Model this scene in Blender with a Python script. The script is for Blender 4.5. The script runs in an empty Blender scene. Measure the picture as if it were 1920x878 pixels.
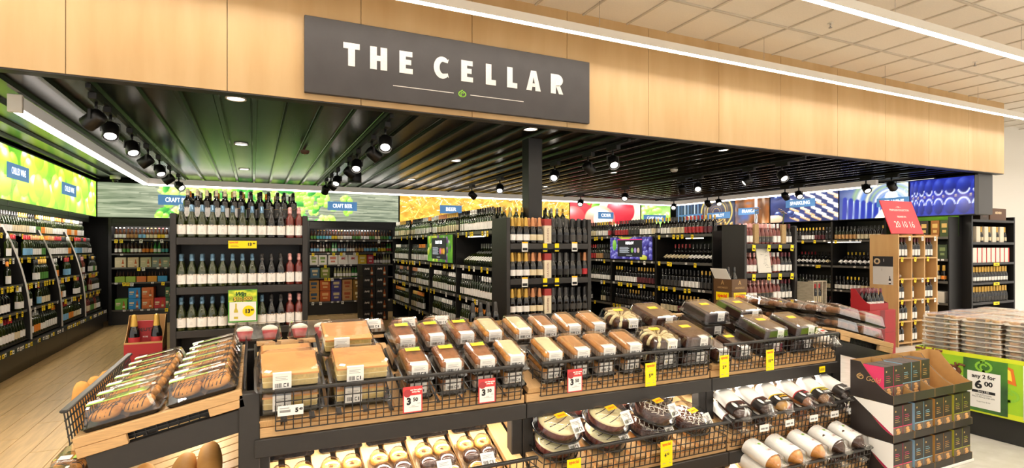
import bpy, math, random
import numpy as np
from mathutils import Vector, Matrix
random.seed(7)
rng = np.random.default_rng(5)
C = bpy.context.scene.collection
SC = bpy.context.scene
PI = math.pi
R = math.radians

# ---------------------------------------------------------------- camera
EYE = 1.47
YAW = math.atan2(485.0, 1032.0)
cam = bpy.data.cameras.new('camera')
cam_o = bpy.data.objects.new('camera', cam)
C.objects.link(cam_o)
cam.sensor_fit = 'HORIZONTAL'
cam.sensor_width = 36.0
cam.lens = 36.0 * 1032.0 / 1920.0
cam.shift_y = 23.0 / 1920.0
cam.clip_end = 200
cam_o.location = (0, 0, EYE)
cam_o.rotation_euler = (R(90), 0, -YAW)
SC.camera = cam_o
_s, _c = math.sin(YAW), math.cos(YAW)
def proj(x, y, z):
    d = x * _s + y * _c
    if d < .1: return (-9999, -9999)
    return 960 + 1032 * (x * _c - y * _s) / d, 462 - 1032 * (z - EYE) / d
# ---------------------------------------------------------------- world, exposure
w = bpy.data.worlds.new('world')
SC.world = w
w.use_nodes = True
w.node_tree.nodes['Background'].inputs[0].default_value = (1.0, .93, .84, 1)
w.node_tree.nodes['Background'].inputs[1].default_value = 1.45
SC.view_settings.view_transform = 'Standard'
SC.view_settings.look = 'None'
SC.view_settings.exposure = 0.0
SC.view_settings.gamma = 1.0
SC.view_settings.use_curve_mapping = False
SC.cycles.use_denoising = True
SC.cycles.max_bounces = 8
SC.cycles.diffuse_bounces = 4
SC.cycles.glossy_bounces = 3
SC.cycles.transparent_max_bounces = 24
SC.cycles.sample_clamp_indirect = 4.0
SC.cycles.caustics_reflective = False
SC.cycles.caustics_refractive = False
STRIP_E = 46.0      # hall strip lights
LED_E = 9.0         # cellar perimeter led profile
SPOT_W = 70.0       # each track spot
DOWN_W = 16.0
PRINT_E = 1.9      # backlit prints
TIER_W = 11.0        # led tubes under the bakery tiers

# ---------------------------------------------------------------- helpers
def lin(c):
    if isinstance(c, str):
        c = [int(c[i:i + 2], 16) / 255 for i in (0, 2, 4)]
    return tuple(v / 12.92 if v <= .04045 else ((v + .055) / 1.055) ** 2.4 for v in c)
MATS = {}
def mat(name, col='808080', rough=.5, metal=0.0, spec=.5, noise=0.0, nscale=8.0, stretch=(1, 1, 1), bump=0.0, col2=None, emit=0.0, coat=0.0):
    if name in MATS: return MATS[name]
    m = bpy.data.materials.new(name)
    m.use_nodes = True
    nt = m.node_tree
    b = nt.nodes['Principled BSDF']
    b.inputs['Base Color'].default_value = (*lin(col), 1)
    b.inputs['Roughness'].default_value = rough
    b.inputs['Metallic'].default_value = metal
    b.inputs['Specular IOR Level'].default_value = spec
    b.inputs['Coat Weight'].default_value = coat
    if emit:
        b.inputs['Emission Color'].default_value = (*lin(col), 1)
        b.inputs['Emission Strength'].default_value = emit
    if noise or bump or col2:
        tc = nt.nodes.new('ShaderNodeTexCoord')
        mp = nt.nodes.new('ShaderNodeMapping')
        mp.inputs['Scale'].default_value = stretch
        nz = nt.nodes.new('ShaderNodeTexNoise')
        nz.inputs['Scale'].default_value = nscale
        nz.inputs['Detail'].default_value = 5
        nt.links.new(tc.outputs['Object'], mp.inputs[0])
        nt.links.new(mp.outputs[0], nz.inputs[0])
        if noise or col2:
            rp = nt.nodes.new('ShaderNodeValToRGB')
            a = lin(col)
            c2 = lin(col2) if col2 else tuple(v * (1 - noise) for v in a)
            rp.color_ramp.elements[0].position = .33
            rp.color_ramp.elements[1].position = .67
            rp.color_ramp.elements[0].color = (*c2, 1)
            rp.color_ramp.elements[1].color = (*a, 1)
            nt.links.new(nz.outputs[0], rp.inputs[0])
            nt.links.new(rp.outputs[0], b.inputs['Base Color'])
        if bump:
            bp = nt.nodes.new('ShaderNodeBump')
            bp.inputs['Strength'].default_value = bump
            bp.inputs['Distance'].default_value = .01
            nt.links.new(nz.outputs[0], bp.inputs['Height'])
            nt.links.new(bp.outputs[0], b.inputs['Normal'])
    MATS[name] = m
    return m
def clear_mat(name, tint=(1, 1, 1), refl=.7, base=.035, rough=.06, bumpy=.06):
    m = bpy.data.materials.new(name)
    m.use_nodes = True
    nt = m.node_tree
    for n in list(nt.nodes): nt.nodes.remove(n)
    out = nt.nodes.new('ShaderNodeOutputMaterial')
    tr = nt.nodes.new('ShaderNodeBsdfTransparent')
    tr.inputs[0].default_value = (*tint, 1)
    gl = nt.nodes.new('ShaderNodeBsdfGlossy')
    gl.inputs['Roughness'].default_value = rough
    gl.inputs[0].default_value = (1, 1, 1, 1)
    lw = nt.nodes.new('ShaderNodeLayerWeight')
    lw.inputs[0].default_value = .5
    po = nt.nodes.new('ShaderNodeMath'); po.operation = 'POWER'; po.inputs[1].default_value = 2.2
    ml = nt.nodes.new('ShaderNodeMath')
    ml.operation = 'MULTIPLY_ADD'
    ml.inputs[1].default_value = refl
    ml.inputs[2].default_value = base
    ml.use_clamp = True
    nz = nt.nodes.new('ShaderNodeTexNoise')
    nz.inputs['Scale'].default_value = 14
    tc = nt.nodes.new('ShaderNodeTexCoord')
    bp = nt.nodes.new('ShaderNodeBump')
    bp.inputs['Strength'].default_value = bumpy
    bp.inputs['Distance'].default_value = .01
    mx = nt.nodes.new('ShaderNodeMixShader')
    L = nt.links.new
    L(tc.outputs['Object'], nz.inputs[0]); L(nz.outputs[0], bp.inputs['Height']); L(bp.outputs[0], gl.inputs['Normal'])
    L(lw.outputs['Facing'], po.inputs[0]); L(po.outputs[0], ml.inputs[0]); L(ml.outputs[0], mx.inputs[0])
    L(tr.outputs[0], mx.inputs[1]); L(gl.outputs[0], mx.inputs[2]); L(mx.outputs[0], out.inputs[0])
    MATS[name] = m
    return m

class MB:
    """collects faces of ONE mesh"""
    def __init__(s): s.v = []; s.f = []; s.m = []; s.sm = []
    def add(s, vs, fs, mi=0, smooth=False, M=None):
        o = len(s.v)
        if M is not None: vs = [tuple(M @ Vector(p)) for p in vs]
        s.v.extend(vs)
        for f in fs:
            s.f.append(tuple(i + o for i in f)); s.m.append(mi); s.sm.append(smooth)
        return s
    def box(s, x0, y0, z0, x1, y1, z1, mi=0, M=None):
        return s.add([(x0, y0, z0), (x1, y0, z0), (x1, y1, z0), (x0, y1, z0), (x0, y0, z1), (x1, y0, z1), (x1, y1, z1), (x0, y1, z1)],
                     [(3, 2, 1, 0), (4, 5, 6, 7), (0, 1, 5, 4), (1, 2, 6, 5), (2, 3, 7, 6), (3, 0, 4, 7)], mi, False, M)
    def cbox(s, x0, y0, z0, x1, y1, z1, c=.004, mi=0, M=None):
        """box with chamfered vertical and top/bottom edges"""
        rings = []
        for z, i in ((z0, c), (z0 + c, 0), (z1 - c, 0), (z1, c)):
            a, b, d, e = x0 + i, x1 - i, y0 + i, y1 - i
            k = c
            rings.append([(a + k, d, z), (b - k, d, z), (b, d + k, z), (b, e - k, z), (b - k, e, z), (a + k, e, z), (a, e - k, z), (a, d + k, z)])
        return s.rings(rings, mi, False, M)
    def rings(s, rings, mi=0, smooth=True, M=None, cap0=True, cap1=True, closed=True):
        n = len(rings[0]); vs = [p for r in rings for p in r]; fs = []
        for k in range(len(rings) - 1):
            for i in range(n if closed else n - 1):
                j = (i + 1) % n
                fs.append((k * n + i, k * n + j, (k + 1) * n + j, (k + 1) * n + i))
        s.add(vs, fs, mi, smooth, M)
        o = len(s.v) - len(vs)
        if cap0: s.f.append(tuple(o + i for i in reversed(range(n)))); s.m.append(mi); s.sm.append(False)
        if cap1: s.f.append(tuple(o + (len(rings) - 1) * n + i for i in range(n))); s.m.append(mi); s.sm.append(False)
        return s
    def lathe(s, prof, seg=12, mi=0, M=None, cap0=True, cap1=True, smooth=True, sx=1, sy=1):
        return s.rings([[(r * math.cos(2 * PI * i / seg) * sx, r * math.sin(2 * PI * i / seg) * sy, z) for i in range(seg)] for r, z in prof], mi, smooth, M, cap0, cap1)
    def arc(s, r, z0, z1, a0, a1, seg=6, mi=0, M=None):
        vs = []; fs = []
        for i in range(seg + 1):
            a = a0 + (a1 - a0) * i / seg
            vs += [(r * math.cos(a), r * math.sin(a), z0), (r * math.cos(a), r * math.sin(a), z1)]
        for i in range(seg): fs.append((2 * i, 2 * i + 2, 2 * i + 3, 2 * i + 1))
        return s.add(vs, fs, mi, True, M)
    def prism(s, poly, t0, t1, axis='x', mi=0, M=None):
        """poly of (a,b) pairs extruded along axis from t0 to t1"""
        def P(a, b, t): return {'x': (t, a, b), 'y': (a, t, b), 'z': (a, b, t)}[axis]
        n = len(poly)
        vs = [P(a, b, t0) for a, b in poly] + [P(a, b, t1) for a, b in poly]
        fs = [tuple(range(n)), tuple(reversed(range(n, 2 * n)))] + [(i, i + n, (i + 1) % n + n, (i + 1) % n) for i in range(n)]
        return s.add(vs, fs, mi, False, M)
    def tube(s, pts, r, seg=5, mi=0, M=None):
        rings = []
        pts = [Vector(p) for p in pts]
        for i, p in enumerate(pts):
            d = (pts[min(i + 1, len(pts) - 1)] - pts[max(i - 1, 0)]).normalized()
            u = d.orthogonal().normalized(); v = d.cross(u)
            rings.append([tuple(p + u * r * math.cos(2 * PI * k / seg) + v * r * math.sin(2 * PI * k / seg)) for k in range(seg)])
        return s.rings(rings, mi, True, M)
    def ell(s, cx, cy, cz, rx, ry, rz, nu=10, nv=6, mi=0, M=None, jit=0.0, seed=0, pw=1.0):
        rr = random.Random(seed); rings = []
        for k in range(nv + 1):
            t = PI * k / nv; z = -math.cos(t); q = max(.02, math.sin(t)) ** pw; ring = []
            for i in range(nu):
                a = 2 * PI * i / nu; j = 1 + rr.uniform(-jit, jit)
                ring.append((cx + rx * q * math.cos(a) * j, cy + ry * q * math.sin(a) * j, cz + rz * z * j))
            rings.append(ring)
        return s.rings(rings, mi, True, M)
    def torus(s, cx, cy, cz, Rr, r, nu=14, nv=8, mi=0, M=None, rz=None, flute=0.0, nf=10):
        vs = []; fs = []; rz = rz or r
        for i in range(nu):
            a = 2 * PI * i / nu; fl = 1 + flute * math.cos(nf * a)
            for j in range(nv):
                b = 2 * PI * j / nv
                q = Rr + r * math.cos(b) * fl
                vs.append((cx + q * math.cos(a), cy + q * math.sin(a), cz + rz * math.sin(b) * fl))
        for i in range(nu):
            for j in range(nv):
                fs.append((i * nv + j, ((i + 1) % nu) * nv + j, ((i + 1) % nu) * nv + (j + 1) % nv, i * nv + (j + 1) % nv))
        return s.add(vs, fs, mi, True, M)
    def frust(s, w0, d0, w1, d1, z0, z1, c=.02, mi=0, M=None, cy=0.0, cap0=False, lip=0.006):
        """rounded-corner tapered box standing at the origin"""
        def ring(w_, d_, z, k):
            a, d = w_ / 2, d_ / 2
            return [(-a + k, cy - d, z), (a - k, cy - d, z), (a - k * .3, cy - d + k * .3, z), (a, cy - d + k, z), (a, cy + d - k, z), (a - k * .3, cy + d - k * .3, z), (a - k, cy + d, z), (-a + k, cy + d, z),
                    (-a + k * .3, cy + d - k * .3, z), (-a, cy + d - k, z), (-a, cy - d + k, z), (-a + k * .3, cy - d + k * .3, z)]
        h = z1 - z0
        return s.rings([ring(w0, d0, z0, c), ring(w0 + (w1 - w0) * .8, d0 + (d1 - d0) * .8, z0 + h * .86, c), ring(w1, d1, z0 + h * .96, c), ring(w1 - lip * 3, d1 - lip * 3, z1, c)], mi, False, M, cap0, True)
    def mesh(s, name, mats):
        me = bpy.data.meshes.new(name)
        me.from_pydata(s.v, [], s.f)
        for m in (mats if isinstance(mats, (list, tuple)) else [mats]): me.materials.append(m)
        if len(s.f):
            me.polygons.foreach_set('material_index', s.m)
            me.polygons.foreach_set('use_smooth', s.sm)
        me.update()
        return me

def link(name, data, parent=None, loc=(0, 0, 0), rot=(0, 0, 0)):
    o = bpy.data.objects.new(name, data)
    o.location = loc; o.rotation_euler = rot
    if parent is not None: o.parent = parent
    C.objects.link(o)
    return o
def obj(name, mb, mats, parent=None, loc=(0, 0, 0), rot=(0, 0, 0)):
    return link(name, mb.mesh(name, mats), parent, loc, rot)
def tag(o, label, cat, group=None):
    o['label'] = label; o['category'] = cat
    if group: o['group'] = group
    return o
def thing(name, label, cat, loc=(0, 0, 0), rot=(0, 0, 0), group=None):
    return tag(link(name, None, None, loc, rot), label, cat, group)
def struct(name, mb, mats, parent=None, loc=(0, 0, 0)):
    o = obj(name, mb, mats, parent, loc)
    if parent is None: o['kind'] = 'structure'
    return o
KIDS = {}
def dup(root, loc, rot=(0, 0, 0), label=None, group=None):
    r = root.copy(); C.objects.link(r); r.location = loc; r.rotation_euler = rot
    if label: r['label'] = label
    if group: r['group'] = group
    if root.name not in KIDS:
        KIDS[root.name] = [(ch, list(ch.children)) for ch in root.children]
    for ch, gs in KIDS[root.name]:
        c = ch.copy(); C.objects.link(c); c.parent = r
        for g in gs:
            d = g.copy(); C.objects.link(d); d.parent = c
    return r
class Proto:
    """first call places the prototype itself, later calls copy it"""
    def __init__(s, root): s.root = root; s.used = False
    def put(s, loc, rot=(0, 0, 0), label=None, group=None):
        if s.used: return dup(s.root, loc, rot, label, group)
        s.used = True
        KIDS[s.root.name] = [(ch, list(ch.children)) for ch in s.root.children]
        s.root.location = loc; s.root.rotation_euler = rot
        if label: s.root['label'] = label
        if group: s.root['group'] = group
        return s.root
def text(name, body, size, m, parent=None, loc=(0, 0, 0), rot=(R(90), 0, 0), bold=0.0, align='CENTER', sx=1.0, shear=0.0, space=1.0):
    cu = bpy.data.curves.new(name, 'FONT')
    cu.body = body; cu.size = size; cu.align_x = align; cu.align_y = 'CENTER'
    cu.offset = bold; cu.shear = shear; cu.space_character = space
    cu.resolution_u = 3
    cu.materials.append(m)
    o = link(name, cu, parent, loc, rot)
    o.scale = (sx, 1, 1)
    return o
def texts_to_mesh():
    """every FONT object (copies too) becomes a plain mesh under its own name"""
    bpy.context.view_layer.update()
    dg = bpy.context.evaluated_depsgraph_get()
    done = {}; fonts = [o for o in bpy.data.objects if o.type == 'FONT']; plan = []
    for o in fonts:
        if o.data.name not in done:
            me = bpy.data.meshes.new_from_object(o.evaluated_get(dg)); me.name = 'lettering'; done[o.data.name] = me
        plan.append((o.name.split('.')[0], done[o.data.name], o.parent, o.location.copy(), o.rotation_euler.copy(), o.scale.copy()))
    for o in fonts: bpy.data.objects.remove(o)
    for nm, me, par, lo, ro, sc in plan:
        n = link(nm, me, par, lo, ro); n.scale = sc; n['kind'] = 'stuff'

# ---------------------------------------------------------------- materials
BLACK = mat('black_powder_coat', '262321', .45, noise=.15, nscale=40, bump=.03)
BLACKS = mat('black_shelf_steel', '100f0f', .42)
DARK = mat('charcoal_board', '353230', .6)
KICK = mat('black_kick_plate', '201f1e', .35)
WHITE = mat('white_paint', 'f2eee6', .5)
WHITEM = mat('white_aluminium', 'f0ece4', .4, .0)
PAPER = mat('white_paper', 'f5f3ee', .55)
INK = mat('black_ink', '18181a', .6)
GREYINK = mat('grey_ink', '8c8a88', .6)
YELLOW = mat('yellow_card', 'ffe100', .5)
RED = mat('red_card', 'd8393c', .5)
REDINK = mat('red_ink', 'e8341c', .5)
ORANGEINK = mat('orange_sticker', 'ffc400', .5)
WOOD = mat('pine_slat', 'd2a873', .5, noise=.22, nscale=7, stretch=(30, 2, 30), bump=.05)
WOODX = mat('pine_board', 'd2a873', .5, noise=.22, nscale=7, stretch=(2, 30, 30), bump=.05)
PLY = mat('birch_ply', 'cdae80', .42, col2='c2a070', nscale=1.6, stretch=(3.0, 3.0, .45), bump=.0)
CLEAR = clear_mat('clear_plastic', refl=.85, base=.07, rough=.08)
WRAP = clear_mat('pie_wrap_film', refl=.6, base=.20, rough=.25, bumpy=.5)
DOME = clear_mat('clamshell_plastic', refl=.9, base=.12, rough=.12)
FILM = clear_mat('clear_film', refl=.6, base=.06, rough=.14, bumpy=.5)
TRAY = mat('black_plastic_tray', '141313', .18)
KRAFT = mat('kraft_card', 'b88f58', .7, noise=.1, nscale=20)
CHROME = mat('satin_metal', 'b8b8b8', .25, .9)
# ================================================================ large structure
def floor_mat(name, a, b, stretch, rough):
    return mat(name, a, rough, noise=0, col2=b, nscale=3, stretch=stretch, bump=.02)
FLW = floor_mat('oak_vinyl_plank', 'c8a670', 'a98a58', (9, .9, 1), .3)
FLV = floor_mat('white_vinyl', 'dcd8d0', 'cfcac0', (3, 3, 1), .22)
floor = struct('floor', MB().box(-4, 1.2, -.06, 12.2, 13.6, -.004), mat('floor_bed', '9c8058', .7))
k = 0
plank_me = MB().cbox(-.088, -.598, -.02, .088, .598, 0, .0015).mesh('plank', FLW)
for i in range(12):                                   # the aisle in view, plank by plank
    x = -2.42 + i * .178
    for j in range(9):
        y = 2.0 + j * 1.2 + (i % 3) * .4
        if y > 12.9: continue
        link('plank', plank_me, floor, (x, y, 0))
m = MB()
for i in range(66):
    x = -.284 + i * .178
    for j in range(9):
        y = 2.0 + j * 1.2 + (i % 3) * .4
        if x > 3.2 and y < 5.6: continue
        m.cbox(x - .088, y - .598, -.02, x + .088, y + .598, 0, .0015)
o = struct('plank_field', m, FLW, floor); o['kind'] = 'stuff'
hall = struct('floor_hall', MB().box(-6, -6, -.06, 20, 1.4, -.002).box(2.9, 1.4, -.06, 20, 5.1, -.001), FLV)

# suspended hall ceiling: lay-in tiles on tee bars
TILE = mat('ceiling_tile', 'f4ecde', .85, noise=.05, nscale=60, bump=.04)
ceil = struct('ceiling', MB().box(-6, -6, 4.03, 22, 7, 4.08), mat('ceiling_void', 'd8d0c2', .9))
x_lines = [.33 + .585 * i for i in range(-10, 38)]
y_lines = [4.40 + 1.24 - 1.24 * i for i in range(0, 4)]
m = MB()
for x in x_lines: m.box(x - .011, -6, 3.985, x + .011, 7, 4.0)
for y in y_lines + [y_lines[-1] - 1.24 * i for i in range(1, 6)]: m.box(-6, y - .012, 3.983, 22, y + .012, 3.9995)
struct('tee_bar', m, mat('tee_bar', 'cfc6b6', .5), ceil)
tile_me = MB().cbox(-.28, -.606, 3.998, .28, .606, 4.02, .003).mesh('tile', TILE)
for i in range(len(x_lines) - 1):
    for j in range(len(y_lines) - 1):
        if i < 9: continue
        link('tile', tile_me, ceil, ((x_lines[i] + x_lines[i + 1]) / 2, (y_lines[j] + y_lines[j + 1]) / 2, 0))
m = MB()
for i in range(len(x_lines) - 1):
    for j in range(5):
        m.cbox(x_lines[i] + .012, y_lines[-1] - 1.24 * (j + 1) + .013, 3.998, x_lines[i + 1] - .012, y_lines[-1] - 1.24 * j - .013, 4.02, .003)
    for j in range(3):
        if i < 9: m.cbox(x_lines[i] + .012, y_lines[j + 1] + .013, 3.998, x_lines[i + 1] - .012, y_lines[j] - .013, 4.02, .003)
o = struct('tile_field', m, TILE, ceil); o['kind'] = 'stuff'

# plywood bulkhead over the opening
FX0, FX1, FY = -5.6, 12.0, 5.1
front = struct('wall_front', MB().box(FX0, FY + .02, 2.752, FX1 - .02, FY + .118, 4.0).box(FX1 - .14, FY + .14, 2.752, FX1 - .02, 6.1, 4.0), DARK)
seams = [-5.6, -4.5, -3.4, -2.35, -1.26, -.195, .884, 1.96, 3.05, 4.145, 5.24, 6.343, 7.5, 8.6, 9.72, 10.85, 12.0]
m = MB()
for i in range(len(seams) - 1):
    struct('ply_panel', MB().cbox(seams[i] + .0025, FY, 2.75, seams[i + 1] - .0025, FY + .02, 4.0, .0015), PLY, front)
struct('ply_panel', MB().cbox(FX1 - .018, FY + .022, 2.75, FX1, 6.1, 4.0, .0015), PLY, front)
struct('trim_1', MB().box(FX0, FY + .004, 2.738, FX1 - .01, FY + .118, 2.7495), BLACK)

# ribbed dark metal ceiling of the cellar, one sheet beside the next
RIB = mat('dark_gloss_metal', '2f2d29', .25, .85, noise=.2, nscale=2, stretch=(1, .3, 1))
c2 = struct('ceiling_cellar', MB().box(-3.4, FY + .16, 2.86, 11.9, 13.2, 2.9), DARK)
pw = .295
prof = [(0, 2.785), (.222, 2.785), (.226, 2.779), (.230, 2.785), (.234, 2.785), (.243, 2.747), (.279, 2.747), (.288, 2.785), (.295, 2.785), (.295, 2.80), (0, 2.80)]
sheet = MB().prism(prof, FY + .15, 13.0, 'y').mesh('ceiling_panel', RIB)
for i in range(50): link('ceiling_panel', sheet, c2, (-3.2 + i * pw, 0, 0))

# cellar walls, and the plain white wall beyond the bulkhead
WB = mat('black_wall', '191817', .6)
struct('wall_left', MB().box(-3.5, FY + .15, 0, -3.36, 13.2, 2.9), WB)
struct('wall_back', MB().box(-3.5, 13.2, 0, 12.1, 13.3, 2.9), WB)
struct('wall_right', MB().box(11.95, FY + .7, 0, 12.05, 13.2, 2.75), WB)
struct('wall_hall', MB().box(11.99, 6.1, 0, 22, 6.2, 4.03), mat('white_plaster', 'e6e2da', .7))
struct('pillar', MB().cbox(11.42, FY + .12, 2.03, 11.90, FY + .58, 2.744, .01), mat('grey_column_cladding', '3a3836', .4))
struct('column', MB().cbox(2.92, 5.75, 0, 3.10, 5.93, 2.745, .006), BLACKS)

# ================================================================ the big sign
sg = thing('shop_sign', 'large charcoal slate board lettered THE CELLAR on plywood bulkhead', 'sign', (1.853, FY - .002, 2.802))
SLATE = mat('slate_print', '3a3738', .6, noise=.18, nscale=5, bump=.25)
obj('board', MB().cbox(-1.454, -.045, 0, 1.454, 0, .666, .003), SLATE, sg)
CHALK = mat('chalk_lettering', 'e9e4de', .6, noise=.12, nscale=60)
def glyph(ch, w_, h_):
    t = .060; u = .052
    if ch == 'T': return [[(0, h_), (0, h_ - u), (w_ / 2 - t / 2, h_ - u), (w_ / 2 - t / 2, 0), (w_ / 2 + t / 2, 0), (w_ / 2 + t / 2, h_ - u), (w_, h_ - u), (w_, h_)]]
    if ch == 'H': return [[(0, 0), (t, 0), (t, h_ * .39), (w_ - t, h_ * .39), (w_ - t, 0), (w_, 0), (w_, h_), (w_ - t, h_), (w_ - t, h_ * .62), (t, h_ * .62), (t, h_), (0, h_)]]
    if ch == 'E': return [[(0, 0), (w_, 0), (w_, u * .9), (t, u * .9), (t, h_ * .4), (w_ * .88, h_ * .4), (w_ * .88, h_ * .63), (t, h_ * .63), (t, h_ - u * .9), (w_ * .97, h_ - u * .9), (w_ * .97, h_), (0, h_)]]
    if ch == 'L': return [[(0, 0), (w_, 0), (w_, u), (t, u), (t, h_), (0, h_)]]
    if ch == 'C':
        out = [(w_ * .56 + w_ * .56 * math.cos(a), h_ / 2 + h_ * .515 * math.sin(a)) for a in [R(q) for q in range(48, 313, 12)]]
        out = [(min(x, w_), y) for x, y in out]
        inn = [(w_ * .62 + w_ * .24 * math.cos(a), h_ / 2 + h_ * .28 * math.sin(a)) for a in [R(q) for q in range(285, 74, -15)]]
        return [out + [(w_, h_ * .06), (w_ * .93, h_ * .26)] + inn + [(w_ * .93, h_ * .74), (w_, h_ * .94)]]
    if ch == 'A':
        return [[(0, 0), (.062, 0), (w_ * .41, h_ * .20), (w_ * .42, h_ * .36), (w_ / 2, h_ * .70), (w_ / 2, h_), (w_ * .32, h_)],
                [(w_, 0), (w_ * .68, h_), (w_ / 2, h_), (w_ / 2, h_ * .70), (w_ * .59, h_ * .36), (w_ * .62, h_ * .20), (w_ - .062, 0)],
                [(w_ * .36, h_ * .20), (w_ * .66, h_ * .20), (w_ * .62, h_ * .37), (w_ * .40, h_ * .37)]]
    if ch == 'R':
        b = [(w_ * .52 + w_ * .46 * math.cos(a), h_ * .70 + h_ * .30 * math.sin(a)) for a in [R(q) for q in range(90, -91, -18)]]
        i_ = [(w_ * .50 + w_ * .11 * math.cos(a), h_ * .70 + h_ * .11 * math.sin(a)) for a in [R(q) for q in range(-90, 91, 30)]]
        return [[(0, 0), (t, 0), (t, h_ * .59)] + i_ + [(t, h_ * .81), (t, h_), (0, h_)], [(t, h_)] + [(t, h_ * .81)] + list(reversed(i_)) + [(t, h_ * .59), (t, h_ * .40)] + list(reversed(b)), [(w_ * .40, h_ * .42), (w_ * .66, 0), (w_, 0), (w_ * .72, h_ * .46)]]
for ch, a, b in [('T', .722, .864), ('H', .956, 1.11), ('E', 1.223, 1.349), ('C', 1.553, 1.702), ('E', 1.829, 1.951), ('L', 2.087, 2.196), ('L', 2.32, 2.433), ('A', 2.537, 2.704), ('R', 2.824, 2.973)]:
    m = MB()
    for p in glyph(ch, b - a, .205): m.prism([(x + a - 1.853, z + .276) for x, z in p], -.0475, -.044, 'y')
    obj('letter', m, CHALK, sg)
LINE = mat('pale_line', 'd9d5ce', .6)
obj('rule_line', MB().box(1.164 - 1.853, -.047, .146, 1.753 - 1.853, -.044, .153), LINE, sg)
obj('rule_line', MB().box(1.923 - 1.853, -.047, .146, 2.506 - 1.853, -.044, .153), LINE, sg)
def apple(m, cx, cz, r, y, mi=0, th=.002):
    """the green apple-like spiral emblem, as flat strokes"""
    def stroke(pts, wd):
        for (x0, z0), (x1, z1) in zip(pts, pts[1:]):
            d = math.hypot(x1 - x0, z1 - z0) or 1; nx, nz = -(z1 - z0) / d * wd / 2, (x1 - x0) / d * wd / 2
            m.prism([(x0 + nx, z0 + nz), (x1 + nx, z1 + nz), (x1 - nx, z1 - nz), (x0 - nx, z0 - nz)], y - th, y, 'y', mi)
    stroke([(cx + r * 1.0 * math.cos(R(a)) * (1.1), cz + r * .8 * math.sin(R(a))) for a in range(100, 285, 20)], r * .34)
    stroke([(cx + r * 1.0 * math.cos(R(a)) * (1.1), cz + r * .8 * math.sin(R(a))) for a in range(-100, 81, 20)], r * .34)
    stroke([(cx + r * .45 * math.cos(R(a)), cz - r * .1 + r * .5 * math.sin(R(a))) for a in range(250, 20, -25)], r * .28)
    stroke([(cx + r * .1 + r * .5 * math.cos(R(a)), cz + r * .75 + r * .35 * math.sin(R(a))) for a in range(200, 60, -30)], r * .3)
m = MB(); apple(m, 1.84 - 1.853, .150, .033, -.044)
obj('emblem', m, mat('leaf_green', '8cc63f', .5), sg)

# ================================================================ hall strip lights
GLOW = mat('strip_diffuser', 'fff6e8', .5, emit=STRIP_E)
for n_, (y, x0) in enumerate([(4.72, -5.5), (3.22, -5.5), (1.72, -5.5), (.22, -5.5), (-1.28, -5.5), (-2.78, -5.5), (-4.28, -5.5)]):
    nm = ['nearest the plywood bulkhead', 'crossing the upper right ceiling corner', 'over the bakery tables', 'behind the bakery tables', 'fifth from the bulkhead', 'sixth from the bulkhead', 'furthest from the bulkhead'][n_]
    L = thing('strip_light', 'long white suspended linear light ' + nm, 'light', (0, y, 3.61), group='suspended linear lights')
    obj('housing', MB().box(x0, -.038, .034, 18, .038, .085).box(x0, -.038, 0, 18, -.034, .034).box(x0, .034, 0, 18, .038, .034), WHITEM, L)
    obj('diffuser', MB().box(x0, -.033, .024, 18, .033, .033), GLOW, L)
    for i in range(10):
        obj('wire', MB().tube([(-3.9 + i * 2.37, 0, .085), (-3.9 + i * 2.37, 0, .374)], .002, 4), CHROME, L)
for i, (x, y) in enumerate([(5.913, 4.106), (8.954, 4.13)]):
    t = thing('sprinkler_head', 'small metal sprinkler on the white tile ceiling, ' + ['between the two strip lights', 'further along towards the white wall'][i], 'sprinkler', (x, y, 3.94))
    obj('rosette', MB().lathe([(.03, .05), (.03, .056), (.012, .058)], 12), WHITEM, t)
    obj('stem', MB().lathe([(.008, .012), (.008, .055)], 8), CHROME, t)
    obj('deflector', MB().lathe([(.004, 0), (.02, .004), (.02, .007), (.006, .012)], 10), CHROME, t)
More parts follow.
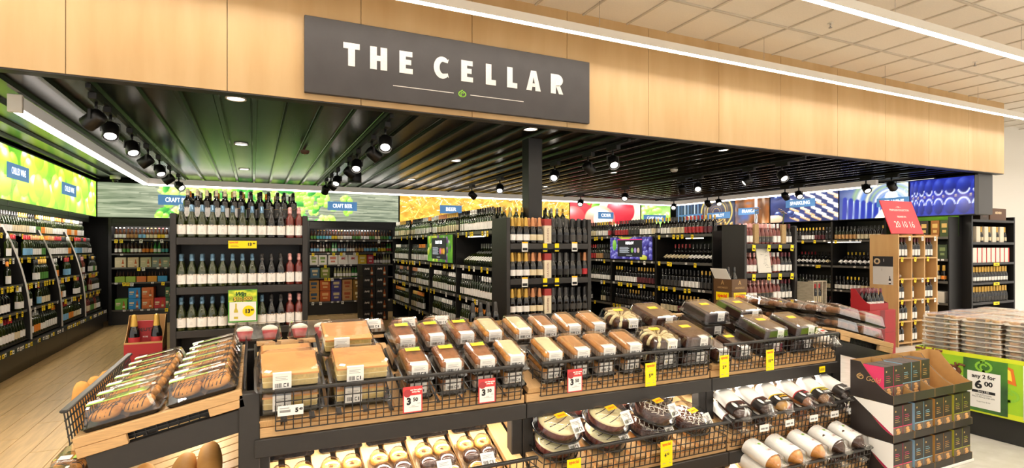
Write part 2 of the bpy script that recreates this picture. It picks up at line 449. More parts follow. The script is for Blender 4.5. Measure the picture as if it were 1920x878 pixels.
# ================================================================ backlit prints over the shelves
class Paint:
    def __init__(s, w_, h_, res=.016):
        s.w, s.h = w_, h_
        s.nx, s.nz = int(w_ / res) + 1, int(h_ / res) + 1
        s.X, s.Z = np.meshgrid(np.linspace(0, w_, s.nx), np.linspace(0, h_, s.nz))
        s.a = np.zeros((s.nz, s.nx, 3))
    def rgb(s, c): return np.array([int(c[i:i + 2], 16) / 255 for i in (0, 2, 4)])
    def noise(s, sx, sz, seed=0, octs=3):
        r = np.random.default_rng(seed); out = np.zeros_like(s.X); amp = 1; tot = 0
        for k in range(octs):
            gx, gz = max(2, int(s.w / sx * 2 ** k) + 2), max(2, int(s.h / sz * 2 ** k) + 2)
            g = r.random((gz, gx))
            fx = s.X / s.w * (gx - 1.001); fz = s.Z / s.h * (gz - 1.001)
            ix, iz = fx.astype(int), fz.astype(int); tx, tz = fx - ix, fz - iz
            tx = tx * tx * (3 - 2 * tx); tz = tz * tz * (3 - 2 * tz)
            out += amp * ((g[iz, ix] * (1 - tx) + g[iz, ix + 1] * tx) * (1 - tz) + (g[iz + 1, ix] * (1 - tx) + g[iz + 1, ix + 1] * tx) * tz)
            tot += amp; amp *= .5
        return out / tot
    def mixf(s, c1, c2, t):
        t = np.clip(t, 0, 1)[..., None]
        s.a = s.rgb(c1) * (1 - t) + s.rgb(c2) * t
    def over(s, c, t):
        t = np.clip(t, 0, 1)[..., None]
        s.a = s.a * (1 - t) + (s.rgb(c) if isinstance(c, str) else c) * t
    def ball(s, x, z, rx, rz, c_lo, c_hi, spark='ffffff', sp=.8, edge=None, tilt=0.0, lx=-.3, lz=.6):
        dx, dz = s.X - x, s.Z - z
        ca, sa = math.cos(tilt), math.sin(tilt)
        u = (dx * ca + dz * sa) / rx; v = (-dx * sa + dz * ca) / rz
        q = u * u + v * v
        msk = np.clip((1 - q) * 8, 0, 1)
        if not (msk > 0).any(): return
        sh = np.clip(.55 + .55 * (u * lx + v * lz) + .0 * q, 0, 1)[..., None]
        col = s.rgb(c_lo) * (1 - sh) + s.rgb(c_hi) * sh
        if edge: 
            e = np.clip((q - .72) / .28, 0, 1)[..., None] * .6
            col = col * (1 - e) + s.rgb(edge) * e
        h = (np.exp(-(((u - lx * .9) / .5) ** 2 + ((v - lz * .95) / .34) ** 2)) * sp)[..., None]
        col = col * (1 - h) + s.rgb(spark) * h
        s.a = s.a * (1 - msk[..., None]) + col * msk[..., None]
    def seg(s, x0, z0, x1, z1, wd, c, soft=1.5, al=1.0):
        dx, dz = x1 - x0, z1 - z0; L2 = dx * dx + dz * dz
        t = np.clip(((s.X - x0) * dx + (s.Z - z0) * dz) / L2, 0, 1)
        d = np.hypot(s.X - x0 - t * dx, s.Z - z0 - t * dz)
        s.over(c, np.clip((wd - d) / (wd * .3 + .004), 0, 1) * al)
    def ring(s, x, z, rx, rz, wd, c, al=1.0, a0=-10, a1=10):
        u, v = (s.X - x) / rx, (s.Z - z) / rz
        q = np.hypot(u, v); an = np.arctan2(v, u)
        s.over(c, np.clip(1 - np.abs(q - 1) / wd, 0, 1) * al * ((an > a0) & (an < a1)))
    def obj(s, name, parent, strength, y=0.0, loc=(0, 0, 0)):
        v = np.stack([s.X - s.w / 2, np.full_like(s.X, y), s.Z], -1).reshape(-1, 3)
        i = np.arange((s.nz - 1) * (s.nx - 1)); r_, q = i // (s.nx - 1), i % (s.nx - 1)
        b = r_ * s.nx + q
        f = np.stack([b, b + 1, b + s.nx + 1, b + s.nx], -1)
        me = bpy.data.meshes.new(name)
        me.vertices.add(len(v)); me.vertices.foreach_set('co', v.ravel())
        me.loops.add(f.size); me.loops.foreach_set('vertex_index', f.ravel())
        me.polygons.add(len(f)); me.polygons.foreach_set('loop_start', np.arange(0, f.size, 4))
        me.update(calc_edges=True)
        at = me.color_attributes.new('print', 'FLOAT_COLOR', 'POINT')
        c = np.clip(s.a, 0, 1); c = np.where(c <= .04045, c / 12.92, ((c + .055) / 1.055) ** 2.4)
        at.data.foreach_set('color', np.concatenate([c.reshape(-1, 3), np.ones((len(v), 1))], 1).astype(np.float32).ravel())
        me.materials.append(print_mat(strength))
        return link(name, me, parent, loc)
def print_mat(e):
    n = 'backlit_print_%d' % int(e * 100) if e else 'card_print'
    if n in MATS: return MATS[n]
    m = bpy.data.materials.new(n); m.use_nodes = True; nt = m.node_tree
    b = nt.nodes['Principled BSDF']; at = nt.nodes.new('ShaderNodeVertexColor'); at.layer_name = 'print'
    b.inputs['Roughness'].default_value = .25
    if e:
        b.inputs['Base Color'].default_value = (.02, .02, .02, 1)
        nt.links.new(at.outputs[0], b.inputs['Emission Color']); b.inputs['Emission Strength'].default_value = e
    else:
        nt.links.new(at.outputs[0], b.inputs['Base Color'])
    MATS[n] = m; return m
def p_grapes(p, seed=1, rr=.16, cols=('6fb52a', 'd8ee3c', 'f2fff0')):
    r = random.Random(seed)
    p.mixf('3f8f22', 'a9d83a', p.noise(.5, .3, seed))
    for i in range(int(p.w * p.h / rr / rr * .85)):
        s_ = rr * r.uniform(.7, 1.05)
        p.ball(r.uniform(0, p.w), r.uniform(-.05, p.h + .05), s_ * 1.25, s_, r.choice([cols[0], '86c232', '9fce38']), r.choice([cols[1], 'e6f04a', 'c4e43a']), 'f4fbff', r.choice([.3, .6, 1, 1]), '8cc63a', r.uniform(-.3, .3), -.25, .7)
        if r.random() < .35:
            x, z = r.uniform(0, p.w), r.uniform(0, p.h); p.seg(x, z, x + r.uniform(-.1, .1), z + .18, .010, '6e7a2a')
def p_hops(p, x0, x1, seed=2):
    n1 = p.noise(.5, .02, seed, 4); n2 = p.noise(1.6, .3, seed + 1, 2)
    p.mixf('4f5a48', 'a8ab92', n1 * 1.5 - .25 + .35 * (n2 - .5))
    r = random.Random(seed)
    for i in range(260):
        x, z, L_ = r.uniform(-.1, p.w), r.uniform(0, p.h), r.uniform(.1, .5); p.seg(x, z, x + L_, z + r.uniform(-.006, .006), .006, r.choice(['33402f', '3d4a38', 'b6b8a0', '5a6650']), al=r.uniform(.3, .75))
    for k in range(1, 4): p.seg(0, k * p.h / 4, p.w, k * p.h / 4 + .01, .004, '46554c', al=.6)
    for i in range(int((x1 - x0) * 62)):
        t = r.random(); x = x0 + (x1 - x0) * t
        e = min(t, 1 - t)
        if e < .2 and r.random() < .6: continue
        z = r.uniform(-.02, p.h + .02)
        if r.random() < .25:
            p.ball(x, z, .13, .06, '0f6a2c', '5cc23c', sp=.1, tilt=r.uniform(-1.5, 1.5)); continue
        s_ = r.uniform(.07, .13); lo, hi = r.choice([('7fbf2e', 'd9f07a'), ('93c83c', 'ecf7a4'), ('6cb32c', 'c4e85e')])
        for q in range(7):
            a = r.uniform(0, 6.3); p.ball(x + s_ * .6 * math.cos(a), z + s_ * .7 * math.sin(a), s_ * .55, s_ * .5, lo, hi, 'fbffe6', .45, '7db53a')
def p_straw(p, seed=3):
    p.mixf('a8741c', 'f2c84e', p.noise(.15, .08, seed, 3)); r = random.Random(seed)
    for i in range(int(p.w * 85)):
        x, z, a = r.uniform(0, p.w), r.uniform(0, p.h), r.uniform(-1.2, 1.2)
        L = r.uniform(.08, .22)
        p.seg(x, z, x + L * math.cos(a), z + L * math.sin(a), r.uniform(.005, .012), r.choice(['fff0b0', 'ffe27a', 'f7cf58', 'c98e2a', 'fff8dc', '8f5f16']))
def p_apples(p, seed=4):
    p.mixf('c8b088', 'f3ead2', p.noise(.6, .3, seed))
    r = random.Random(seed)
    p.ball(.42, .58, .50, .36, 'a8121e', 'e8505a', sp=.5); p.ball(.1, .22, .4, .32, 'b81a24', 'e86a62', sp=.6)
    p.ball(.85, .62, .2, .1, '3c8a22', 'a6d84a', sp=.2, tilt=.7); p.ball(.55, .7, .16, .07, '4a9a2a', 'b8e05a', sp=.2, tilt=-.8)
    p.ball(1.68, .44, .50, .40, '9c0c1c', 'ee3a4c', 'fff0f0', .9); p.ball(.98, .22, .52, .36, 'c4202c', 'f5d5a8', 'fffbe8', .8)
    p.ball(1.08, .2, .33, .27, 'f3dfae', 'fdf3d8', sp=.3); p.seg(1.6, .62, 1.65, .7, .018, '6a4a1e')
def p_leafgrapes(p):
    p.mixf('5f9a28', 'f6fbd0', p.noise(.5, .5, 8) * 1.2 - .1)
    r = random.Random(8)
    for i in range(26): p.ball(r.uniform(0, p.w), r.uniform(0, p.h), r.uniform(.08, .16), r.uniform(.07, .14), '6db02c', 'dcf08a', sp=.7)
def p_barrels(p):
    p.mixf('141a30', '2c3a58', p.noise(.4, .3, 9))
    for i in range(9): p.seg(.1 + i * .13, .12, .1 + i * .13, .62, .02, ['8fb4d8', '3a4f78', 'd6e6f4'][i % 3], al=.8)
    for k in range(7): p.ring(1.55, .36, .12 + .07 * k, .1 + .06 * k, .08, ['e8c45a', '8c6a2a', '4a3a1c'][k % 3])
    r = random.Random(9)
    for i in range(26): p.ball(r.uniform(1.0, 2.2), r.uniform(0, .25), .035, .05, '6a4a20', 'e0b860', sp=.5)
def p_abstract(p, seed):
    p.mixf('2a1c14', 'c46a22', p.noise(.25, .4, seed)); p.over('e8d6c0', p.noise(.2, .5, seed + 1) * 3 - 1.9)
    p.seg(p.w * .62, .05, p.w * .62, .6, .05, 'f8f4ff'); p.over('3a5a9a', (p.noise(.5, .3, seed + 2) - .5) * 3)
def p_sparkling(p):
    p.mixf('0f1a44', '3c4a82', p.noise(.4, .2, 11)); r = random.Random(11)
    for k in range(7):
        z = .05 + k * .1
        for i in range(7):
            x = .55 + i * .27 + (k % 2) * .12
            p.seg(x, z + .06, x + .2, z - .02, .032, r.choice(['f8efe2', 'e6c8a6', 'fff8f0', 'd8a878'])); p.seg(x + .01, z + .066, x + .14, z + .02, .008, 'ffffff')
    for i in range(9):
        x, z = r.uniform(.05, .7), r.uniform(.15, .62); p.ball(x, z, .09, .06, '0a1030', '3c5aa8', 'f4f8ff', .9)
    p.ball(.12, .08, .25, .1, 'b48a66', 'f5dcc0', sp=.4)
def p_cellar(p):
    p.mixf('1c2c60', 'c8d8f0', p.noise(.4, .5, 12) * .5 + .5 * (p.X / p.w))
    for k in range(8): p.ring(1.05, .3, .12 + .09 * k, .1 + .075 * k, .1, ['f2f0b0', '4a7ac8', 'fdfce8', '8aa86a'][k % 4], .8, .1, 3.1)
    p.ball(1.05, .42, .12, .1, 'f8fbe8', 'ffffff', sp=.8)
    for k in range(7):
        x = .1 + k * .13; p.seg(x, .0, x + .02, .42 - .03 * k, .055, '1a2a8c'); p.seg(x + .065, .0, x + .075, .40 - .03 * k, .008, 'c8d4f4')
    p.seg(.8, -.03, 1.05, .28, .09, 'f6f0c8'); p.seg(1.05, -.03, 1.1, .25, .06, 'fffbe0')
    for i in range(12):
        x = 1.3 + i * .035 + i * i * .006
        for z0 in (.14, .48): p.ring(x, z0 + (.12 - .004 * i) * (0), .012 + i * .004, .05 + i * .006, .3, 'dfe8ff', .8)
def p_punts(p):
    p.mixf('0c1460', '2836a0', p.noise(.4, .3, 13))
    x = .02
    for i in range(8):
        rx = .02 + i * .0145
        for z in (.16, .51):
            p.ball(x + rx, z, rx, .15, '0a0f3c', '2a3cae', 'c8d8ff', .15)
            p.ring(x + rx, z, rx * .9, .14, .2, 'eaf0ff', .9, -2.6 if z > .3 else .2, -.4 if z > .3 else 2.9)
        p.ball(x + rx * 2, .335, .015, .03, '8a8a5a', 'e6d88a', sp=.4); x += rx * 2 + .012
    p.seg(0, .335, p.w, .335, .03, '4a3a8a', al=.5)
LBL = mat('blue_label_panel', '4f7fb0', .5, emit=.75)
LTXT = mat('lit_white_lettering', 'ffffff', .5, emit=1.3)
def lightbox(label, loc, rz, w_, painter, labels=(), h_=.665, e=None):
    t = thing('backlit_print', label, 'sign', loc, (0, 0, rz))
    obj('frame', MB().box(-w_ / 2, .012, -.012, w_ / 2, .09, h_ + .012).box(-w_ / 2, -.012, -.014, w_ / 2, .012, -.001).box(-w_ / 2, -.012, h_ + .001, w_ / 2, .012, h_ + .014)
        .box(-w_ / 2, -.012, -.014, -w_ / 2 + .006, .012, h_ + .014).box(w_ / 2 - .006, -.012, -.014, w_ / 2, .012, h_ + .014), BLACKS, t)
    p = Paint(w_ - .012, h_); painter(p); p.obj('print', t, e or PRINT_E)
    for x, z, lw, lh, s_ in labels:
        pl = obj('name_plate', MB().box(x - lw / 2, -.018, z - lh / 2, x + lw / 2, -.008, z + lh / 2), LBL, t)
        text('lettering', s_, lh * .62, LTXT, pl, (x, -.0195, z), bold=.0022, sx=min(1, lw * .86 / (lh * .62 * .72 * len(s_))))
    return t
ZB = 2.035
lightbox('backlit photo print of pale green grapes above the wall chiller', (-2.71, 9.2, ZB), R(90), 7.3, lambda p: p_grapes(p, 1, .19),
         [(-.22, .37, .70, .19, 'CHILLED WINE'), (1.91, .35, .74, .19, 'CHILLED WINE')])
lightbox('backlit print of green hops on grey timber, back wall', (.20, 12.88, ZB), 0, 5.80, lambda p: p_hops(p, 1.0, 4.7, 2),
         [(-1.56, .36, .70, .2, 'CRAFT BEER'), (1.62, .34, .64, .2, 'CRAFT BEER')])
lightbox('backlit print of golden barley straw on the back wall', (5.45, 12.88, ZB), 0, 4.66, p_straw, [(-1.06, .34, .56, .2, 'BEER')])
lightbox('backlit print of red apples on the back wall', (8.98, 12.88, ZB), 0, 2.38, p_apples, [(-.02, .3, .52, .19, 'CIDER')])
lightbox('backlit print of pale grapes and leaves in the back corner', (10.74, 12.88, ZB), 0, 1.10, p_leafgrapes, [(-.05, .26, .82, .19, 'CASK WINE')])
lightbox('backlit print of glasses and golden barrel hoops beside the far corner', (11.3, 11.55, ZB), R(-90), 2.2, p_barrels, [(-.5, .26, .9, .17, 'SPIRITS'), (.55, .26, .8, .17, 'MERLOT')])
lightbox('backlit narrow dark amber print with a white bar, right wall', (11.3, 9.92, ZB), R(-90), 1.06, lambda p: p_abstract(p, 21), [(-.1, .32, .62, .17, 'FRANCE')])
lightbox('backlit print of pale bottle necks stacked in rows, right wall', (11.3, 8.52, ZB), R(-90), 1.72, p_sparkling, [(-.05, .42, .74, .18, 'SPARKLING')])
lightbox('backlit print of a blue vaulted bottle cellar, right wall', (11.3, 6.96, ZB), R(-90), 1.38, p_cellar, [(.40, .30, .60, .17, 'RED WINE')])
lightbox('backlit print of blue bottle punts in two rows beside the pillar', (11.3, 5.735, ZB), R(-90), 1.05, p_punts)
# perimeter led profile of the cellar ceiling
LEDM = mat('led_line', 'fff7ee', .5, emit=LED_E)
t = thing('led_profile', 'white linear led profile running round three sides of the dark ceiling', 'light', (0, 0, 2.60))
PROFILE_GLOW = mat('profile_painted_glow', 'd8cfc2', .5, emit=.30)  # faint glow put into the profile sides for the hall light on them
obj('profile', MB().box(-1.84, 5.95, .025, -1.76, 12.06, .13), PROFILE_GLOW, t); obj('profile', MB().box(-1.84, 12.06, .025, 10.74, 12.14, .13), PROFILE_GLOW, t)
obj('profile', MB().box(10.66, 6.5, .025, 10.74, 12.06, .13), PROFILE_GLOW, t)
obj('light_line', MB().box(-1.835, 5.96, 0, -1.765, 12.06, .024), LEDM, t); obj('light_line', MB().box(-1.76, 12.065, 0, 10.66, 12.135, .024), LEDM, t)
obj('light_line', MB().box(10.665, 6.52, 0, 10.735, 12.06, .024), LEDM, t)
obj('end_cap', MB().cbox(-1.85, 5.91, -.01, -1.75, 5.95, .14, .004), WHITEM, t)
for (x, y) in [(-1.8, 6.4), (-1.8, 9), (-1.8, 11.8), (2, 12.1), (6, 12.1), (10, 12.1), (10.7, 8), (10.7, 11)]:
    obj('hanger', MB().box(x - .01, y - .01, .13, x + .01, y + .01, .15), BLACKS, t)
# ================================================================ track spots and downlights
LENS = mat('spot_lens', 'fff4e4', .4, emit=8.0)
def spot_proto():
    t = link('track_spotlight', None)
    obj('gear_box', MB().cbox(-.03, -.12, .13, .03, .10, .185, .004), BLACKS, t)
    obj('stem', MB().lathe([(.012, .05), (.012, .135)], 8), BLACKS, t)
    h = obj('lamp_head', MB().lathe([(.062, -.10), (.066, -.095), (.066, .03), (.058, .05), (.03, .058)], 16, M=None, cap0=False).lathe([(.062, -.10), (.056, -.075)], 16, cap0=False, cap1=False), BLACKS, t)
    obj('lens', MB().lathe([(.047, -.080), (.040, -.084)], 16), LENS, h)
    obj('yoke', MB().box(-.075, -.012, -.02, -.068, .012, .06).box(.068, -.012, -.02, .075, .012, .06).box(-.075, -.012, .055, .075, .012, .062), BLACKS, t)
    return t
sp = Proto(spot_proto())
sp_lamp = bpy.data.lights.new('spot_lamp', 'SPOT')
sp_lamp.energy = SPOT_W; sp_lamp.spot_size = R(88); sp_lamp.spot_blend = .8; sp_lamp.shadow_soft_size = .05; sp_lamp.color = (1, .86, .70)
# x, y, aim
SPOTS = [(-1.17, 5.55, (-.8, .4, -.6)), (-1.17, 6.05, (.1, -.55, -.8)), (-1.17, 7.02, (.25, -.5, -.8)), (-1.17, 8.92, (.3, -.5, -.8)), (-1.17, 11.1, (.6, -.55, -.6)),
         (-1.17, 8.0, (-.85, .1, -.65)), (-1.17, 10.0, (-.85, .1, -.65)),
         (1.21, 5.59, (-.15, -.6, -.75)), (1.21, 7.28, (-.2, -.6, -.75)), (1.21, 9.12, (-.3, -.5, -.75)), (1.21, 10.62, (-.2, .6, -.6)), (1.21, 6.3, (.85, .15, -.6)), (1.21, 8.0, (.85, .1, -.6)), (1.21, 9.9, (.85, .1, -.6)),
         (4.03, 5.64, (-.2, -.65, -.7)), (4.03, 6.2, (.85, .15, -.6)), (4.03, 7.09, (-.55, -.6, -.7)), (4.03, 8.0, (.85, .1, -.6)), (4.03, 9.09, (-.3, -.6, -.7)), (4.03, 10.5, (.85, .2, -.6)),
         (7.1, 5.69, (-.2, -.7, -.7)), (7.1, 6.3, (-.7, .4, -.6)), (7.1, 7.4, (-.5, -.6, -.7)), (7.1, 7.8, (.6, .4, -.6)), (7.1, 9.5, (-.5, -.5, -.7)), (7.1, 11.24, (-.5, -.5, -.7)),
         (10.0, 5.83, (.85, .1, -.6)), (10.0, 6.27, (-.3, -.6, -.7)), (10.0, 7.62, (-.4, -.6, -.7)), (10.0, 7.94, (.85, .1, -.6)), (10.0, 9.74, (-.4, -.6, -.7)), (10.0, 10.1, (.85, .1, -.6)), (10.0, 11.28, (-.6, -.5, -.6))]
ORDW = 'first second third fourth fifth sixth seventh eighth ninth tenth'.split()
for i, (x, y, d) in enumerate(SPOTS):
    d = Vector(d).normalized()
    side = {-1.17: 'left hand', 1.21: 'second', 4.03: 'middle', 7.1: 'fourth', 10.0: 'right wall'}[x]
    o = sp.put((x, y, 2.525), (0, 0, 0), 'black can spotlight on the %s track, %s from the bulkhead' % (side, ORDW[sum(1 for a in SPOTS if a[0] == x and a[1] < y)]), 'track spotlights')
    o['category'] = 'spotlight'
    for ch in o.children:
        if ch.name.startswith('lamp_head') or ch.name.startswith('yoke'):
            q = d.to_track_quat('-Z', 'Y')
            ch.rotation_euler = q.to_euler() if ch.name.startswith('lamp_head') else (0, 0, q.to_euler().z)
    lo = link('spot_bulb', sp_lamp, o, tuple(d * .105)); lo.rotation_euler = d.to_track_quat('-Z', 'Y').to_euler()
for x, nm in ((-1.17, 'above the chiller aisle'), (1.21, 'above the pinot gris aisle'), (4.03, 'above the champagne stand aisle'), (7.1, 'above the merlot shelves'), (10.0, 'along the right wall')):
    tag(obj('lighting_track', MB().box(x - .018, 5.3, 2.71, x + .018, 12.0, 2.744), BLACKS), 'black lighting track on the ribbed ceiling ' + nm, 'track')
DLENS = mat('downlight_lens', 'fff6ec', .4, emit=9.0)
t0 = link('downlight', None)
obj('trim_ring', MB().lathe([(.085, .012), (.088, .002), (.078, 0), (.07, .006)], 18, cap0=False, cap1=False), WHITEM, t0)
obj('lens', MB().lathe([(.072, .006), (.01, .004)], 18), DLENS, t0)
dp = Proto(t0)
dl = bpy.data.lights.new('downlight_lamp', 'SPOT'); dl.energy = DOWN_W; dl.spot_size = R(110); dl.spot_blend = .6; dl.shadow_soft_size = .07; dl.color = (1, .93, .84)
for i, (x, y) in enumerate([(-.14, 5.46), (-.14, 7.88), (-.14, 10.4), (2.8, 5.48), (2.8, 7.98), (2.8, 10.6), (5.76, 5.55), (5.76, 8.07), (5.76, 10.6), (8.71, 5.55), (8.71, 8.07)]):
    o = dp.put((x, y, 2.772), (0, 0, 0), 'round white recessed downlight in %s row, %s from the bulkhead' % (['the craft beer', 'the pinot gris', 'the merlot', 'the right wall'][i // 3], ['first', 'second', 'third'][i % 3]), 'recessed downlights')
    o['category'] = 'downlight'
    link('downlight_bulb', dl, o, (0, 0, -.02))
for (x, y, nm) in [(1.55, 9.55, 'round black ceiling speaker hanging by the second track')]:
    t = thing('ceiling_speaker', nm, 'speaker', (x, y, 2.55))
    obj('can', MB().lathe([(.11, 0), (.115, .01), (.115, .16), (.1, .18)], 18), BLACKS, t); obj('stem', MB().lathe([(.012, .18), (.012, .196)], 8), BLACKS, t)
for (x, y, nm) in [(-2.25, 12.0, 'white dome camera in the ceiling corner by the grape print')]:
    t = thing('dome_camera', nm, 'camera', (x, y, 2.63))
    obj('dome', MB().ell(0, 0, .03, .05, .05, .045, 12, 6), TRAY, t); obj('base', MB().lathe([(.075, .05), (.08, .06), (.08, .114), (.07, .115)], 16), WHITEM, t)
for (x, y, nm) in [(.62, 7.8, 'small brown round smoke detector on the green-lit ribbed ceiling'), (6.3, 7.1, 'small pale round smoke detector near the merlot aisle spots')]:
    t = thing('smoke_detector', nm, 'detector', (x, y, 2.70)); obj('body', MB().lathe([(.04, 0), (.055, .015), (.06, .04), (.06, .045)], 14), mat('brown_plastic', '6a4a3a', .5) if x < 3 else WHITEM, t); obj('led', MB().lathe([(.006, -.003), (.006, .001)], 6), REDINK, t)
# ================================================================ bottles: collected first, linked at the end
GLASS = {'green': mat('dark_green_glass', '1d2412', .08, coat=.3), 'pale': mat('pale_green_glass', '2a3210', .05, coat=.5), 'black': mat('black_glass', '100f0e', .08, coat=.3),
         'clear': mat('clear_wine_glass', 'a8a878', .08), 'rose': mat('rose_wine_glass', '6a2820', .05, coat=.4), 'amber': mat('amber_glass', '3c1d0b', .1), 'lime': mat('bright_green_glass', '2f7a2c', .1)}
COL = {'blue': '64849c', 'white': 'f5f2ee', 'cream': 'e3d4b0', 'gold': 'cfa64c', 'black': '1b1a1a', 'silver': 'b9b9b4', 'pink': 'd9a09a', 'red': 'b3262c', 'burgundy': '5c1c26', 'orange': 'e2872a', 'green': '4f8a3a', 'yellow': 'e8c52c', 'teal': '4aa0a8', 'copper': 'c98a5e', 'purple': '4a3c8c', 'charcoal': '3a3836', 'tan': 'bd8f58', 'brown': '6a4424', 'sky': '7fb8de'}
LAB = {k: mat('%s_label' % k, v, .55) for k, v in COL.items()}
CAP = {k: mat('%s_capsule' % k, v, .3, .35 if k in ('gold', 'silver', 'copper', 'blue') else 0) for k, v in COL.items()}
SHAPE = {  # profile r,z ; label z0,z1 ; capsule z0
    'bordeaux': ([(.030, 0), (.0345, .003), (.0355, .010), (.0355, .168), (.032, .184), (.020, .200), (.0145, .212), (.0135, .23), (.0135, .280), (.012, .283)], (.026, .116), .226, .0355, .0145),
    'burgundy': ([(.032, 0), (.037, .003), (.038, .010), (.038, .130), (.034, .155), (.022, .190), (.0155, .212), (.0140, .23), (.0140, .280), (.012, .283)], (.028, .110), .224, .038, .0155),
    'champagne': ([(.034, 0), (.040, .004), (.0415, .012), (.0415, .125), (.037, .155), (.024, .195), (.0175, .215), (.0165, .245), (.0195, .256), (.0195, .268), (.0165, .283), (.010, .287)], (.035, .100), .190, .0415, .0255),
    'beer': ([(.025, 0), (.0285, .003), (.029, .010), (.029, .115), (.026, .135), (.0165, .165), (.0135, .18), (.0125, .208), (.0135, .212), (.0135, .218)], (.030, .095), .206, .029, .0145)}
SPECS = []
def bottle_mesh(shape, glass, lab, cap, seg, key={}):
    k = (shape, glass, lab, cap, seg)
    if k not in key:
        prof, (l0, l1), c0, r, rc = SHAPE[shape]
        m = MB().lathe([p for p in (prof if seg > 9 else prof[1:9:1])], seg, 0)
        m.arc(r + .0006, l0, l1, R(-90) - 1.9, R(-90) + 1.9, 6 if seg < 10 else 10, 1)
        m.lathe([(rc + .001, c0), (rc + .0006, c0 + .01), (rc * .98 + .0008, prof[-2][1] - .002), (rc * .9, prof[-1][1] + .002)], seg, 2, cap0=False)
        if shape == 'champagne': pass
        key[k] = m.mesh('bottle', [GLASS[glass], LAB[lab], CAP[cap]])
    return key[k]
def big_bottle(name, shape, glass, lab, cap, key={}):
    """bottle with label and capsule as parts (meshes shared between copies)"""
    k = (shape, glass, lab, cap)
    if k not in key:
        prof, (l0, l1), c0, r, rc = SHAPE[shape]
        b = MB().lathe(prof, 14).mesh('bottle', GLASS[glass])
        m = MB().arc(r + .0007, l0, l1, R(-90) - 1.75, R(-90) + 1.75, 12, 0)
        if shape != 'champagne':
            m.arc(r + .0011, l1 - .004, l1 - .002, R(-90) - 1.75, R(-90) + 1.75, 12, 1)
            n = MB()
            for q in range(3): m.arc(r + .0011, l0 + .022 + q * .010, l0 + .024 + q * .010, R(-90) - .32 + .08 * q, R(-90) + .32 - .05 * q, 4, 2)
            if lab == 'white': m.add([((r + .0014) * math.cos(R(-90) + a * .42), (r + .0014) * math.sin(R(-90) + a * .42), l1 - .003 + .0085 * s_) for a, s_ in [(math.cos(R(t)), math.sin(R(t))) for t in range(0, 360, 30)]], [tuple(range(12))], 3)
        lb = m.mesh('label', [LAB[lab], LAB['gold'], LAB['silver'], mat('slate_oval', '6c7680', .5)])
        cm = MB().lathe([(rc + .001, c0), (rc + .0006, c0 + .01), (rc * (.98 if shape != 'champagne' else .8) + .0008, (c0 + prof[-1][1]) / 2), (max(prof[-2][0], prof[-3][0]) + .001, prof[-3][1]), (prof[-2][0] + .001, prof[-2][1]), (.008, prof[-1][1] + .002)], 14, cap0=False).mesh('capsule', CAP[cap])
        key[k] = (b, lb, cm)
    b, lb, cm = key[k]
    o = link(name, b); link('label', lb, o); link('capsule', cm, o)
    return o
def spec(kind, shape, glass, lab, cap, pos, rz, where, tilt=0.0): SPECS.append((kind, shape, glass, lab, cap, pos, rz, where, tilt))
def loc_of(base, rz, x, y, z):
    c, s = math.cos(rz), math.sin(rz)
    return (base[0] + x * c - y * s, base[1] + x * s + y * c, base[2] + z)
def fill(kind, base, rz, x0, x1, y, z, where, variants, pitch=.079, run=(3, 6), gap=0.0, rows=1, tilt=0.0, seed=None, jx=.003):
    r = random.Random(seed if seed is not None else hash((round(base[0], 2), round(base[1], 2), round(z, 2))) % 9999)
    n = int((x1 - x0) / pitch); x0 = x0 + ((x1 - x0) - (n - 1) * pitch) / 2
    v = None; left = 0; skip = 0
    for i in range(n):
        if left <= 0:
            nv = r.choice(variants)
            while nv == v and len(variants) > 1: nv = r.choice(variants)
            v = nv; left = r.randint(*run)
            if r.random() < gap: skip = r.randint(2, 5)
        left -= 1
        if skip > 0: skip -= 1; continue
        for q in range(rows):
            kd, sh, gl, lb, cp = v if len(v) == 5 else (kind, *v)
            spec(kd, sh, gl, lb, cp, loc_of(base, rz, x0 + i * pitch + r.uniform(-jx, jx), y + q * pitch * 1.08, z), rz, where, tilt)
WORDG = {'green': 'dark green', 'pale': 'pale green', 'black': 'black', 'clear': 'clear glass', 'rose': 'pink', 'amber': 'amber brown', 'lime': 'bright green'}
NICE = {'white_wine_bottle': 'wine bottle', 'red_wine_bottle': 'red wine bottle', 'rose_wine_bottle': 'rose wine bottle', 'sparkling_wine_bottle': 'sparkling wine bottle', 'beer_bottle': 'beer bottle'}
ONES = 'first second third fourth fifth sixth seventh eighth ninth tenth eleventh twelfth thirteenth fourteenth fifteenth sixteenth seventeenth eighteenth nineteenth'.split()
def nth(i):
    if i < 19: return ONES[i]
    t, o = divmod(i + 1, 10); w2 = ['', '', 'twent', 'thirt', 'fort', 'fift', 'sixt'][t]
    return w2 + 'ieth' if o == 0 else w2 + 'y-' + ONES[o - 1]
